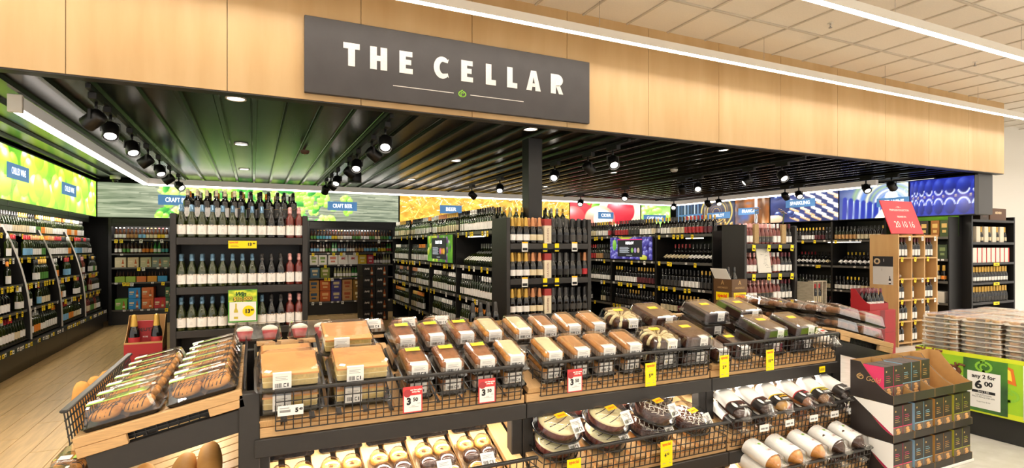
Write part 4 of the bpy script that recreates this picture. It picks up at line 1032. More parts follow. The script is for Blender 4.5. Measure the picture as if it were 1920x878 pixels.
# information screens
def screen(x, y, title, painter, label):
    t = thing('display_screen', label, 'screen', (x, y, 1.235), (0, 0, R(-90)))
    obj('frame', MB().box(-.60, 0, 0, .60, .03, .40), BLACKS, t)
    p = Paint(1.18, .385, .012); painter(p); p.obj('picture', t, .95, -.004, (0, 0, .008))
    obj('dark_panel', MB().box(-.36, -.009, .05, .33, -.005, .355), mat('screen_charcoal', '23262b', .4, emit=.5), t)
    if title[0] == 'M': obj('pink_band', MB().box(-.36, -.0105, .345, .33, -.009, .36), mat('screen_pink', 'd8287c', .4, emit=.8), t)
    text('heading', title, .06, LTXT, t, (-.01, -.0105, .29), bold=.003)
    m = MB()
    for k_ in range(6): m.box(-.30, -.0105, .12 + k_ * .019, -.02 - .03 * (k_ % 2), -.009, .127 + k_ * .019)
    m.box(-.1, -.0105, .075, .06, -.009, .081)
    obj('small_print', m, mat('screen_text', 'c8d4e0', .5, emit=.6), t)
    for k_, c in enumerate(['6fa04a' if title[0] == 'M' else 'c86a8c', '8a7ab0' if title[0] == 'M' else 'd88a2a', 'a89a8a' if title[0] == 'M' else 'e0b03a']):
        obj('round_icon', MB().ell(.06 + k_ * .085, -.009, .165, .034, .0015, .045, 12, 6), mat('icon_' + c, c, .5, emit=.7), t)
    return t
def sc_gris(p):
    p.mixf('2c6a1c', '8cc83a', p.noise(.2, .2, 5)); r = random.Random(6)
    for i in range(40):
        x, z = r.uniform(0, 1.18), r.uniform(0, .385)
        p.ball(x, z, .05, .05, *(('8a9a1c', 'e6ee5a') if x < .5 else ('4a2a5c', '9a6a8c') if r.random() < .6 else ('2c7a1e', '8ad03c')), sp=.5)
def sc_merlot(p):
    p.mixf('1c1450', '4a3a9c', p.noise(.1, .1, 5)); r = random.Random(7)
    for i in range(130): p.ball(r.uniform(0, 1.18), r.uniform(0, .385), .042, .042, '2c2478', '8a86e0', 'f0eeff', .6)
    p.ball(.13, .25, .06, .1, '4aa02a', 'b8e85a', sp=.2); p.ball(.95, .03, .1, .05, 'b8b81c', 'f0ec6a', sp=.2); p.ball(.45, .39, .2, .04, 'c8c82c', 'f0ec6a', sp=.2)
screen(2.446, 7.68, 'PINOT GRIS', sc_gris, 'lit screen titled PINOT GRIS framed by green leaves in the gondola')
screen(5.966, 7.83, 'MERLOT', sc_merlot, 'lit screen titled MERLOT framed by purple grapes in the gondola')
# slim shelf lamps over the leaning bottles
TUBE = mat('shelf_tube', 'fff4e4', .5, emit=6.0)
for (x, y, z, rz, w_, nm) in [(2.50, 6.4, 1.585, R(-90), .5, 'pinot gris'), (6.02, 6.35, 1.585, R(-90), .35, 'merlot'), (11.22, 7.5, 1.55, R(-90), .7, 'right wall')]:
    t = thing('shelf_lamp', 'slim white tube lamp over the leaning bottles of the %s shelves' % nm, 'light', (x, y, z), (0, 0, rz))
    obj('tube', MB().box(-w_ / 2, 0, 0, w_ / 2, .02, .012), TUBE, t); obj('holder', MB().box(-w_ / 2, 0, .0125, w_ / 2, .025, .022), BLACKS, t)

# ---- third end stand: rose
es3 = endstand(5.97, 7.0, 'black end stand of rose wine with yellow tickets beside brown cartons', [.33, .72, 1.10, 1.50], 1.76, 5.36)
RS = [('rose_wine_bottle', 'bordeaux', 'rose', 'white', 'pink')] * 3 + [('rose_wine_bottle', 'burgundy', 'rose', 'charcoal', 'pink')] * 4 + [('rose_wine_bottle', 'bordeaux', 'rose', 'white', 'white')] * 2 + [('rose_wine_bottle', 'burgundy', 'black', 'white', 'burgundy')] * 3
for z, nm in ((.72, 'third'), (1.10, 'middle'), (1.50, 'top')):
    for i, v in enumerate(RS):
        if nm == 'middle' and i in (3, 4, 5): continue
        for q in range(2): spec(*v, (6.06 + i * .077, 5.42 + q * .1, z), 0, ('rear ' if q else '') + '%s shelf of rose wine stand' % nm)
    for k_, x in enumerate((6.13, 6.42, 6.64, 6.88)):
        o = obj('price_card', MB().box(-.03, -.003, 0, .03, 0, .085).box(-.02, -.0036, .02, .02, -.003, .04, 1), [YELLOW, mat('card_print', 'c9a800', .6)], None, (x, 5.353, z - .095), (0, .1, 0)); tag(o, 'small yellow price card, %s along under the %s shelf of the rose stand' % (['first', 'second', 'third', 'fourth'][k_], nm), 'price card')
t = thing('chalk_sign', 'pale sketched sign board leaning on the middle shelf of rose stand', 'sign', (6.36, 5.372, 1.105), (R(-8), 0, 0))
obj('board', MB().cbox(-.125, -.015, 0, .125, 0, .34, .002), mat('sign_cream', 'dedad0', .6), t)
m = MB(); rr = random.Random(2)
for k_ in range(9):
    x, z = rr.uniform(-.06, .04), .28 - k_ * .026
    m.tube([(x, -.0155, z), (x + .03, -.0155, z + rr.uniform(-.01, .015)), (x + .06, -.0155, z)], .0022, 4)
obj('scribble', m, GREYINK, t)
for k_, (x, y) in enumerate(((6.33, 5.40), (6.72, 5.40))):
    t = thing('plant_vase', 'tall woven vase with grey flower stems, %s on the rose stand top' % ['first', 'second'][k_], 'vase', (6.22 if k_ == 0 else 6.76, 5.42 if False else 5.375, 1.505))
    obj('vase', MB().cbox(-.04, 0, 0, .04, .045, .27, .005), mat('woven_straw', 'b89a6a', .8, noise=.4, nscale=90), t)
    m = MB(); rr = random.Random(k_)
    for q in range(4):
        x1 = rr.uniform(-.05, .05); m.tube([(0, .022, .27), (x1 * .5, .022, .36), (x1, .022, .43 + rr.uniform(0, .05))], .003, 4)
    obj('stems', m, mat('stem_green', '4a5a34', .7), t)
    m = MB()
    for q in range(9): m.ell(rr.uniform(-.08, .08), .022 + rr.uniform(-.015, .015), .43 + rr.uniform(0, .06), .028, .012, .008, 6, 4)
    obj('flower', m, mat('dusty_petal', '8a7674', .8), t)

# ---- right hand wall shelves
zsR = [.10, .55, 1.06, 1.60]
for b in range(5):
    yc = 5.55 + .55 + 1.1 * b; base = (11.2, yc, 0); bn = ['first', 'second', 'third', 'fourth', 'fifth'][b]
    unit('wall_shelving', 'black wall shelving of red wine on the right wall, %s bay from pillar' % bn, 'shelf', base, R(-90), 1.098, .5, zsR if b else [.45, .84, 1.24, 1.64], 2.0, th=.04, tick=.14, seed=80 + b, ups=.02)
    for k_, z in enumerate(zsR):
        if b == 0: continue
        wh = '%s shelf, %s right wall bay' % (ORD[k_ + 1], bn)
        if k_ == 2:
            fill('red_wine_bottle', base, R(-90), -.5, .5, .09, z + .03, 'leaning, ' + wh, VR[:4] + [('bordeaux', 'black', 'pink', 'black')], .1, (2, 4), 0, 1, tilt=R(-56), seed=200 + b); fill('red_wine_bottle', base, R(-90), -.5, .5, .36, z, 'rear ' + wh, VR, .085, (3, 5), 0, 1, seed=300 + b)
        else:
            fill('red_wine_bottle', base, R(-90), -.52, .52, .06, z, wh, VR, .08, (3, 6), .05, 1, seed=400 + b * 10 + k_)
base = (11.2, 6.1, 0)
fill('sparkling_wine_bottle', base, R(-90), -.1, .5, .06, .84, 'second shelf beside the pillar', [('champagne', 'black', 'white', 'silver'), ('champagne', 'black', 'cream', 'gold'), ('champagne', 'black', 'orange', 'gold')], .095, (1, 3), 0, 1, seed=4)
fill('red_wine_bottle', base, R(-90), -.5, -.12, .06, .84, 'second shelf beside the pillar', VR[:2], .085, (3, 4), 0, 1, seed=4)
for i, (y, c, n) in enumerate([(6.35, 'c2304a', 'pink'), (6.18, '2c3226', 'dark'), (6.0, 'b9c49a', 'pale green'), (5.84, '2e3c28', 'dark green'), (5.68, '35442c', 'forest green')]):
    t = carton(11.24, y, 1.241, .15, .12, .26, c, '%s boxed bottle standing on the third shelf beside the pillar' % n, 'boxed bottles beside the pillar', R(-90), face='panel', name='gift_box', cat='box', wcol='7a8a5a')
t = thing('note_sign', 'black sign with chalk-green handwriting in front of boxed bottles, right wall', 'sign', (11.19, 6.07, 1.25), (0, 0, R(-90)))
obj('panel', MB().box(-.42, 0, .0, .0, .004, .25), DARK, t)
text('lettering', 'In victory you\ndeserve it\nIn defeat you\nneed it', .048, mat('chalk_green', 'd8e89a', .6), t, (-.21, -.001, .125), sx=.9, shear=.2)
for i, (y, c, n) in enumerate([(6.5, '6a3a34', 'maroon'), (6.36, 'e8dcd4', 'pale pink'), (6.18, '4a3c24', 'bronze'), (5.98, '2c2620', 'black'), (5.80, '8c5a1e', 'amber'), (5.65, '3a4a20', 'green')]):
    carton(11.24, y, 1.641, .14, .12, .30, c, '%s boxed spirit bottle on the top shelf beside the pillar' % n, 'boxed bottles on the top shelf', R(-90), face='panel', name='gift_box', cat='box', wcol='c8a860')
p = Paint(1.0, .36, .02); p.mixf('2a5a14', '9ad028', p.noise(.3, .1, 31)); t = thing('backlit_print', 'small green backlit panel behind boxed spirit bottles beside the pillar', 'sign', (11.5, 6.05, 1.66), (0, 0, R(-90)))
obj('frame', MB().box(-.51, .0, -.01, .51, .03, .37), BLACKS, t); p.obj('print', t, .8, -.002)
carton(11.22, 5.95, .451, .62, .3, .2, 'd9d3c6', 'white wine case lettered POL ROGER on the lowest shelf beside pillar', None, R(-90), face=None, word='POL ROGER', name='wine_case', cat='case', wcol='5a5048')
# ---- black shelving beyond the pillar
u = unit('wall_shelving', 'black shelving of champagne with notched panels, against the white hall wall', 'shelf', (12.35, 5.40, 0), 0, 1.5, .5, [.45, .81, 1.17, 1.54, 1.95], 2.02, th=.04, tick=0, seed=95, ups=.04, strip=2)
base = (12.35, 5.40, 0)
fill('sparkling_wine_bottle', base, 0, -.66, .6, .06, .81, 'third shelf beyond the pillar', [('champagne', 'black', 'white', 'gold')], .1, (8, 9), 0, 1, seed=1)
fill('sparkling_wine_bottle', base, 0, -.66, .6, .06, .45, 'fourth shelf beyond the pillar', [('champagne', 'black', 'charcoal', 'gold')], .1, (8, 9), 0, 1, seed=1)
for i in range(8):
    carton(base[0] - .60 + i * .155, 5.42, 1.171, .135, .1, .27, 'efe8dc', 'white champagne gift box with red ribbon edge, %s along the second shelf' % ['first', 'second', 'third', 'fourth', 'fifth', 'sixth', 'seventh', 'eighth'][i], 'gift boxes beyond the pillar', face=None, name='gift_box', cat='box')
    tag(obj('ribbon_strip', MB().box(-.008, -.006, 0, .008, 0, .27), RED, None, (base[0] - .60 + i * .155 + .077, 5.42, 1.171)), 'thin red card divider after gift box %s beyond the pillar' % ['one', 'two', 'three', 'four', 'five', 'six', 'seven', 'eight'][i], 'divider')
for i in range(4):
    carton(base[0] - .46 + i * .27, 5.43, 1.541, .13, .1, .29, 'eadfca', 'cream champagne gift box, %s along the upper shelf beyond the pillar' % ['first', 'second', 'third', 'fourth'][i], 'upper gift boxes', face=None, name='gift_box', cat='box', word=None)
    spec('sparkling_wine_bottle', 'champagne', 'black', 'cream', 'gold', (base[0] - .33 + i * .27, 5.46, 1.54), 0, 'upper shelf between the cream gift boxes')
carton(12.05, 5.41, 1.951, .28, .3, .2, '35261c', 'dark wine case beside the lettered brown case on top shelf', None, face='panel', name='wine_case', cat='case', wcol='4a382a')
carton(12.52, 5.41, 1.951, .56, .3, .22, '5a3a22', 'brown wine case lettered ABEDNEGO on top of the stand beyond pillar', None, face=None, word='ABEDNEGO', name='wine_case', cat='case', wcol='d8c09a')
for k_, z in enumerate((1.14, .78, .42)):
    o = obj('price_card', MB().box(-.10, -.003, 0, .10, 0, .055).box(-.04, -.0036, .02, .04, -.003, .032, 1), [YELLOW, INK], None, (12.42, 5.394, z - .03)); tag(o, 'wide yellow price card on the %s shelf edge of the stand beyond pillar' % ['second', 'third', 'lowest visible'][k_], 'price card')
# ================================================================ bakery island
BY = 2.50
S1, S2, S3 = .31, .38, .30
def z1(y): return .745 + S1 * y
def z2(y): return .345 + S2 * (y + .13)
def z3(y): return .085 + S3 * (y + .30)
T1, T2, T3 = math.atan(S1), math.atan(S2), math.atan(S3)
WARMT = mat('tier_led_tube', 'fff2dc', .4, emit=10.0)
tier_l = bpy.data.lights.new('tier_lamp', 'AREA'); tier_l.shape = 'RECTANGLE'; tier_l.size = 1.05; tier_l.size_y = .03; tier_l.energy = TIER_W; tier_l.color = (1, .93, .80)
def wire_panel(x0, x1, z0, z1_, y0, lean, nh, pitch=.034, th=.0042, M=None):
    m = MB(); n = max(2, int((x1 - x0) / pitch)); L = z1_ - z0
    for i in range(n + 1):
        x = x0 + (x1 - x0) * i / n
        m.add([(x - th / 2, y0 - th / 2, z0), (x + th / 2, y0 - th / 2, z0), (x + th / 2, y0 + th / 2, z0), (x - th / 2, y0 + th / 2, z0),
               (x - th / 2, y0 - lean - th / 2, z1_), (x + th / 2, y0 - lean - th / 2, z1_), (x + th / 2, y0 - lean + th / 2, z1_), (x - th / 2, y0 - lean + th / 2, z1_)],
              [(0, 1, 5, 4), (1, 2, 6, 5), (2, 3, 7, 6), (3, 0, 4, 7)], 0, False, M)
    for k in range(nh):
        z = z0 + L * k / nh; y = y0 - lean * k / nh
        m.box(x0, y - th, z - th / 2, x1, y, z + th / 2, 0, M)
    return m
def basket(parent, x0, x1, zf, y, h=.165, drop=.045, nm='basket'):
    b = obj(nm, wire_panel(x0, x1, zf - drop, zf - drop + h, y, .02, 4), BLACK, parent); 
    obj('top_rail', MB().cbox(x0 - .006, y - .034, zf - drop + h, x1 + .006, y - .012, zf - drop + h + .014, .003), BLACK, b)
    m = MB()
    for x in (x0, x1):
        for k in range(4): m.box(x - .002, y, zf - drop + h * k / 4 - .002, x + .002, y + .09, zf - drop + h * k / 4 + .002)
        m.box(x - .002, y + .086, zf - drop, x + .002, y + .09, zf - drop + h * .75)
    obj('end_wires', m, BLACK, b)
    return b
def tier(t, W, y0, y1, zf, th, nm, front=True, frame=True):
    """slatted sloping tier: slats front to back, a front board under their ends, a black rail below"""
    s_ = math.tan(th); L = (y1 - y0) / math.cos(th)
    n = int(W / .108)
    me = MB().cbox(-.043, 0, -.030, .043, L, 0, .002).mesh('slat', WOOD)
    for i in range(n):
        link('slat', me, t, (W / n * (i + .5), y0, zf), (th, 0, 0))
    obj('front_board', MB().cbox(.004, y0 + .004, zf - .072, W - .004, y0 + .026, zf - .031, .002), WOODX, t)
    zb = zf - .073
    obj('front_rail', MB().cbox(.0, y0 - .012, zb - .075, W, y0 + .03, zb, .003), BLACK, t)
    m = MB()
    for x in (.004, W - .034): m.add([(x, y0 + .031, zb - .05), (x + .03, y0 + .031, zb - .05), (x + .03, y1, zb + s_ * (y1 - y0) - .05), (x, y1, zb + s_ * (y1 - y0) - .05), (x, y0 + .031, zb + .04), (x + .03, y0 + .031, zb + .04), (x + .03, y1, zb + .04 + s_ * (y1 - y0)), (x, y1, zb + .04 + s_ * (y1 - y0))],
                                   [(3, 2, 1, 0), (4, 5, 6, 7), (0, 1, 5, 4), (1, 2, 6, 5), (2, 3, 7, 6), (3, 0, 4, 7)])
    obj('side_bearer', m, BLACK, t)
for b in range(3):
    W = [1.246, 1.246, 1.16][b]; x0 = [.004, 1.254, 2.504][b]
    nm = ['sponge cakes and banana loaves', 'loaf cakes and round mud cakes', 'dark slab cakes and bagged loaves'][b]
    t = thing('bakery_table', 'black steel and pine slatted tiered bakery table of ' + nm, 'table', (x0, BY, 0))
    tier(t, W, 0, .60, z1(0), T1, 'upper'); tier(t, W, -.13, .50, z2(-.13), T2, 'middle'); tier(t, W - (.13 if b == 2 else 0), -.30, .45, z3(-.30) + .02, T3, 'lower')
    for x in (0, W - .06):
        obj('post', MB().cbox(x, .035, 0, x + .06, .095, z1(0) - .07, .004), BLACK, t)
        obj('post', MB().cbox(x, .545, 0, x + .06, .60, z1(.5) - .06, .004), BLACK, t)
        obj('post', MB().cbox(x, -.095, 0, x + .06, -.04, z2(-.13) - .07, .004), BLACK, t)
    obj('back_panel', MB().box(.06, .565, .03, W - .06, .575, .84), BLACK, t)
    basket(t, .08, W - .03, z1(0), -.006); basket(t, .02 if b else .08, W - .02, z2(-.13), -.138, .15)
    if b: basket(t, .02, W - (.15 if b == 2 else .02), z3(-.3) + .02, -.308, .14)
    tb = obj('led_tube', MB().box(.08, .03, z1(0) - .10, W - .08, .055, z1(0) - .088), WARMT, t)
    lo = link('tier_bulb', tier_l, tb, (W / 2, .075, z1(0) - .105)); lo.rotation_euler = (R(18), 0, 0)
    tb = obj('led_tube', MB().box(.08, -.10, z2(-.13) - .10, W - .08, -.075, z2(-.13) - .088), WARMT, t)
    lo = link('tier_bulb', tier_l, tb, (W / 2, -.06, z2(-.13) - .105)); lo.rotation_euler = (R(14), 0, 0)
tables = (z1, z2, z3)
def on(tier_no, x, y, lift=0.0):
    f, th = ((z1, T1), (z2, T2), (lambda q: z3(q) + .02, T3))[tier_no]
    return (x, BY + y - math.sin(th) * (lift + .001), f(y) + math.cos(th) * (lift + .001)), (th, 0, 0)

# ---------------------------------------------------------------- packs
STK = [PAPER, INK, GREYINK]
def sticker_mb(w_, h_, y=-.0007):
    m = MB().box(-w_ / 2, 0, 0, w_ / 2, .0006, h_)
    r = random.Random(3); x = -w_ * .38
    while x < -w_ * .02:
        q = r.uniform(.0012, .003); m.box(x, -.0004, h_ * .1, x + q, .0002, h_ * .38, 1); x += q + r.uniform(.001, .0025)
    m.box(w_ * .08, -.0004, h_ * .12, w_ * .22, .0002, h_ * .36, 1); m.box(w_ * .11, -.0006, h_ * .17, w_ * .22, .0003, h_ * .31, 0); m.box(w_ * .28, -.0004, h_ * .12, w_ * .34, .0002, h_ * .36, 1)
    for k in range(3): m.box(-w_ * .36, -.0004, h_ * (.58 + .1 * k), w_ * (.3 - .1 * (k % 2)), .0002, h_ * (.605 + .1 * k), 2)
    return m
stk_me = sticker_mb(.075, .062).mesh('sticker', STK)
def fold_sticker(parent, w_, yfront, ztop, down, back, slope_out=0.0, name='sticker', x=0.0):
    """white product label folded over the front edge of the lid"""
    s_ = link(name, sticker_mb(w_, down).mesh('sticker', STK), parent, (x, yfront - slope_out - .0012, ztop - down), (-math.atan2(slope_out, down), 0, 0))
    obj('sticker_top', MB().box(-w_ / 2, -.001, .0006, w_ / 2, back, .0012), PAPER, s_, (0, slope_out * .0, down), (math.atan2(slope_out, down) , 0, 0))
    return s_
SPONGE = mat('yellow_sponge_crumb', 'e2c47a', .8, noise=.22, nscale=60, bump=.3)
CRUST = mat('golden_sponge_top', 'e9a860', .6, col2='e0954c', nscale=6)
BROWN = mat('baked_loaf_brown', 'a8642c', .7, noise=.55, nscale=26, bump=.3)
GOLDB = mat('baked_golden', 'e09c4a', .6, col2='b4742a', nscale=22, bump=.5, spec=.3)
CHOC = mat('dark_chocolate', '32190f', .4, noise=.3, nscale=18, bump=.2)
CHOCC = mat('chocolate_cake', '4a2a1c', .8, noise=.45, nscale=40, bump=.9, spec=.2)
CREAM = mat('cream_icing', 'efe2ae', .5)
WHITEI = mat('white_frosting', 'f4ead8', .6, noise=.08, nscale=30, bump=.3)
CASEP = mat('paper_case', 'e8dccb', .7, col2='96663c', nscale=4, stretch=(20, 20, .6))
DCASE = mat('dark_paper_case', '6a3a2c', .7, col2='3c1c14', nscale=4, stretch=(25, 25, .5))
REDV = mat('red_velvet_case', 'c8262e', .6, noise=.3, nscale=40)
YSTK = mat('yellow_sticker', 'ffd21c', .5)

def p_sponge():
    t = link('sponge_cake_box', None)
    obj('tray', MB().frust(.235, .215, .275, .25, 0, .016, .03, cap0=True).frust(.272, .248, .28, .255, .014, .020, .03), TRAY, t)
    c = obj('cake', MB().cbox(-.108, -.095, .0205, .108, .098, .082, .004), SPONGE, t)
    obj('cake_top', MB().rings([[( -.111, -.098, .076), (.111, -.098, .076), (.111, .101, .076), (-.111, .101, .076)], [(-.111, -.098, .084), (.111, -.098, .084), (.111, .101, .084), (-.111, .101, .084)], [(-.100, -.086, .0885), (.100, -.086, .0885), (.1, .09, .0885), (-.1, .09, .0885)]], 0, False), CRUST, c)
    obj('cream_layer', MB().box(-.1095, -.0965, .049, .1095, .099, .0525), mat('custard_line', 'f0e0a8', .6), c)
    obj('lid', MB().frust(.262, .238, .226, .205, .0205, .102, .03), CLEAR, t)
    fold_sticker(t, .072, -.106, .094, .066, .012, .012, x=-.035)
    return t
def p_loaf(top, topping=None, ylab=True, case=CASEP, name='loaf_cake_box'):
    t = link(name, None)
    obj('tray', MB().frust(.13, .225, .146, .245, 0, .014, .018, cap0=True), TRAY, t)
    c = obj('cake', MB().rings([[(sx * (.052 - k[1]), sy * (.097 - k[1]), k[0]) for sx, sy in ((-.75, -1), (.75, -1), (1, -.85), (1, .85), (.75, 1), (-.75, 1), (-1, .85), (-1, -.85))] for k in ((.052, -.004), (.064, -.005), (.074, .006), (.081, .024), (.082, .04))], 0, True), top, t)
    obj('paper_case', MB().frust(.092, .18, .112, .203, .015, .056, .012, cap0=True), case, t)
    if topping: obj('topping', MB().rings([[(sx * (.040 - k[1]), sy * (.085 - k[1]), k[0]) for sx, sy in ((-.75, -1), (.75, -1), (1, -.85), (1, .85), (.75, 1), (-.75, 1), (-1, .85), (-1, -.85))] for k in ((.079, -.004), (.0855, .01), (.086, .02))], 0, True), topping, c)
    obj('lid', MB().frust(.134, .232, .104, .196, .0142, .090, .018), CLEAR, t)
    s_ = fold_sticker(t, .078, -.100, .083, .050, .040, .010)
    if ylab: obj('flavour_label', MB().box(-.035, .03, .0905, .035, .062, .0912).box(.015, .056, .0909, .038, .066, .0915, 1), [YSTK, mat('leaf_green', '8cc63f')], t)
    return t
def p_bundt(icing=CREAM):
    t = link('bundt_cake_box', None)
    obj('tray', MB().frust(.21, .215, .235, .24, 0, .014, .03, cap0=True), TRAY, t)
    c = obj('cake', MB().torus(0, 0, .046, .062, .040, 40, 10, rz=.034, flute=.14), CHOCC if icing is CREAM else BROWN, t)
    m = MB()
    for k in range(10):
        a = 2 * PI * (k + .5) / 10; pts = []
        for j in range(9):
            b = R(-20 + j * 24); q = .062 + (.042) * math.cos(b) * .92; pts.append((q * math.cos(a), q * math.sin(a), .048 + .035 * math.sin(b)))
        m.tube(pts, .0105, 6)
    obj('icing', m, icing, c)
    obj('lid', MB().frust(.222, .228, .19, .195, .0142, .094, .03), CLEAR, t)
    fold_sticker(t, .07, -.10, .088, .05, .03, .01, x=.02); obj('special_sticker', MB().box(-.034, .03, .0945, .034, .062, .0952), ORANGEINK, t)
    return t
def p_slab(top=CHOC):
    t = link('slab_cake_box', None)
    obj('tray', MB().frust(.215, .265, .236, .285, 0, .016, .02, cap0=True).frust(.232, .282, .242, .292, .014, .019, .02), TRAY, t)
    obj('cake', MB().cbox(-.092, -.115, .017, .092, .118, .078, .005), top, t)
    obj('lid', MB().frust(.226, .276, .192, .24, .0195, .094, .02), CLEAR, t)
    fold_sticker(t, .06, -.122, .089, .055, .035, .010, x=.02); obj('special_sticker', MB().box(-.036, .01, .0945, .036, .044, .0952), ORANGEINK, t)
    return t
def p_muffin():
    t = link('muffin_pack', None)
    obj('tray', MB().frust(.23, .16, .245, .175, 0, .012, .02, cap0=True), CLEAR, t)
    for i in range(2):
        for j in range(2):
            x, y = -.06 + i * .12, -.04 + j * .08
            c = obj('muffin', MB().lathe([(.026, .004), (.038, .052), (.036, .055)], 14, M=Matrix.Translation((x, y, 0))), REDV, t)
            obj('frosting', MB().lathe([(.037, .052), (.041, .060), (.034, .070), (.018, .078), (.003, .081)], 12, M=Matrix.Translation((x, y, 0)), cap0=False), WHITEI, c)
    obj('lid', MB().frust(.238, .168, .21, .142, .0125, .096, .025), CLEAR, t)
    return t
def p_pastry(drizzle=True, cols=2, green=True, w_=.262, name='pastry_pack', body=GOLDB):
    t = link(name, None)
    obj('tray', MB().frust(w_ - .02, .135, w_, .152, 0, .016, .015, cap0=True), TRAY, t)
    for i in range(cols):
        for j in range(2):
            x = (i - (cols - 1) / 2) * (w_ - .05) / cols; y = -.027 + j * .054
            c = obj('pastry', MB().ell(x, y, .042, (w_ - .052) / cols / 2, .031, .024, 14, 10, jit=.035, seed=i * 2 + j, pw=.75), body, t)
            if drizzle:
                m = MB()
                for k in range(5):
                    xx = x - .034 + k * .015
                    m.tube([(xx - .010, y - .0305, .038), (xx - .004, y - .0275, .051), (xx + .002, y - .017, .0625), (xx + .008, y - .002, .0665), (xx + .014, y + .014, .0640)], .0019, 5)
                obj('chocolate_drizzle', m, CHOC, c)
    obj('lid', MB().frust(w_ - .012, .142, w_ - .05, .100, .0162, .092, .018), CLEAR, t)
    if green:
        s_ = obj('strip_label', MB().box(-.105, -.038, .0925, .035, -.022, .0932).box(.035, -.036, .0925, .075, -.024, .0934, 1), [mat('lime_strip', 'a8d85a', .5), PAPER], t); obj('corner_label', MB().box(-.108, -.014, .0925, -.055, .03, .0932), PAPER, t)
    return t
def p_donut():
    t = link('doughnut_pack', None)
    obj('tray', MB().frust(.185, .265, .198, .278, 0, .010, .035, cap0=True), CLEAR, t)
    for i in range(2):
        x = -.046 + i * .092
        obj('doughnut', MB().torus(x, -.086, .030, .027, .0165, 16, 8), GOLDB, t)
        obj('chocolate_muffin', MB().ell(x, .0, .034, .041, .041, .030, 20, 14, jit=.045, seed=i), CHOCC, t)
        obj('doughnut', MB().torus(x, .086, .030, .027, .0165, 16, 8), GOLDB, t)
    m = MB()
    for i in range(2):
        for j in range(3):
            x, y = -.046 + i * .092, -.086 + j * .086
            m.lathe([(.0455, .012), (.0455, .045), (.036, .064), (.016, .072), (.002, .073)], 14, M=Matrix.Translation((x, y, 0)), cap0=False)
    m.frust(.198, .278, .19, .27, .0105, .016, .035)
    obj('lid', m, DOME, t)
    s_ = link('sticker', sticker_mb(.07, .062).mesh('sticker', STK), t, (0, -.118, .070), (R(-55), 0, 0))
    return t
def p_round(icing, side, stripe, stripe_pale):
    t = link('round_cake_box', None)
    obj('tray', MB().lathe([(.100, 0), (.112, .004), (.128, .018), (.136, .020), (.136, .023), (.126, .0225), (.108, .012), (.0, .011)], 28, cap0=True, cap1=False), TRAY, t)
    prof = []
    nf = 60; rings = []
    for z, r_ in ((.014, .094), (.052, .108)):
        rings.append([((r_ + (.0022 if k % 2 else -.0012)) * math.cos(2 * PI * k / nf), (r_ + (.0022 if k % 2 else -.0012)) * math.sin(2 * PI * k / nf), z) for k in range(nf)])
    c = obj('cake', MB().rings(rings, 0, False), side, t)
    ic = obj('icing', MB().lathe([(.105, .050), (.107, .056), (.102, .064), (.07, .071), (.03, .074), (.002, .0745)], 28, cap0=False), icing, c)
    m = MB()
    if not stripe_pale:
        for k in range(4):
            pts = []
            for q in range(9):
                a = -.09 + q * .0225; yy = -.06 + k * .042 + .9 * a * a * 4 * .5 + a * .25
                rr = math.hypot(a, yy)
                if rr < .101: pts.append((a, yy, .0745 - .010 * (rr / .1) ** 2 + .0012))
            if len(pts) > 1: m.tube(pts, .0022, 5)
    else:
        r = random.Random(4)
        for k in range(7):
            pts = []; yy = -.075 + k * .025; 
            for q in range(12):
                a = -.09 + q * .0164; y_ = yy + .014 * math.sin(q * 1.7 + k); rr = math.hypot(a, y_)
                if rr < .099: pts.append((a, y_, .0745 - .010 * (rr / .1) ** 2 + .0015))
            if len(pts) > 1: m.tube(pts, .0026, 5)
    obj('drizzle', m, stripe, c)
    obj('lid', MB().lathe([(.130, .023), (.124, .060), (.114, .086), (.100, .1), (.07, .107), (.02, .109)], 28, cap0=False), CLEAR, t)
    link('sticker', sticker_mb(.078, .072).mesh('sticker', STK), t, (.036, -.122, .066), (R(-50), 0, 0))
    y_ = obj('special_sticker', MB().box(-.038, 0, 0, .038, .034, .0007), ORANGEINK, t, (-.012, -.03, .1085), (R(4), 0, 0))
    text('special_lettering', 'special', .020, REDINK, y_, (0, .017, .0012), (0, 0, 0), bold=.0003)
    return t
def bag_mesh(w_, d, h_, seed):
    r = random.Random(seed); rings = []
    for y, s_, zz in ((-d / 2 - .045, .55, .004), (-d / 2 - .02, .62, .006), (-d / 2, .98, 0), (-d * .2, 1.05, 0), (d * .2, 1.04, 0), (d / 2, .98, 0), (d / 2 + .03, .6, .01)):
        ring = []
        for k in range(14):
            a = 2 * PI * k / 14; j = r.uniform(.94, 1.05)
            fl = .22 if s_ < .7 else 1
            ring.append((w_ / 2 * s_ * math.copysign(abs(math.cos(a)) ** .7, math.cos(a)) * j, y + r.uniform(-.006, .006), max(.001, h_ * .5 * (1 + math.copysign(abs(math.sin(a)) ** .7, math.sin(a)) * (fl if s_ < .7 else s_) * j)) * 1.0))
        rings.append(ring)
    return MB().rings(rings, 0, True)
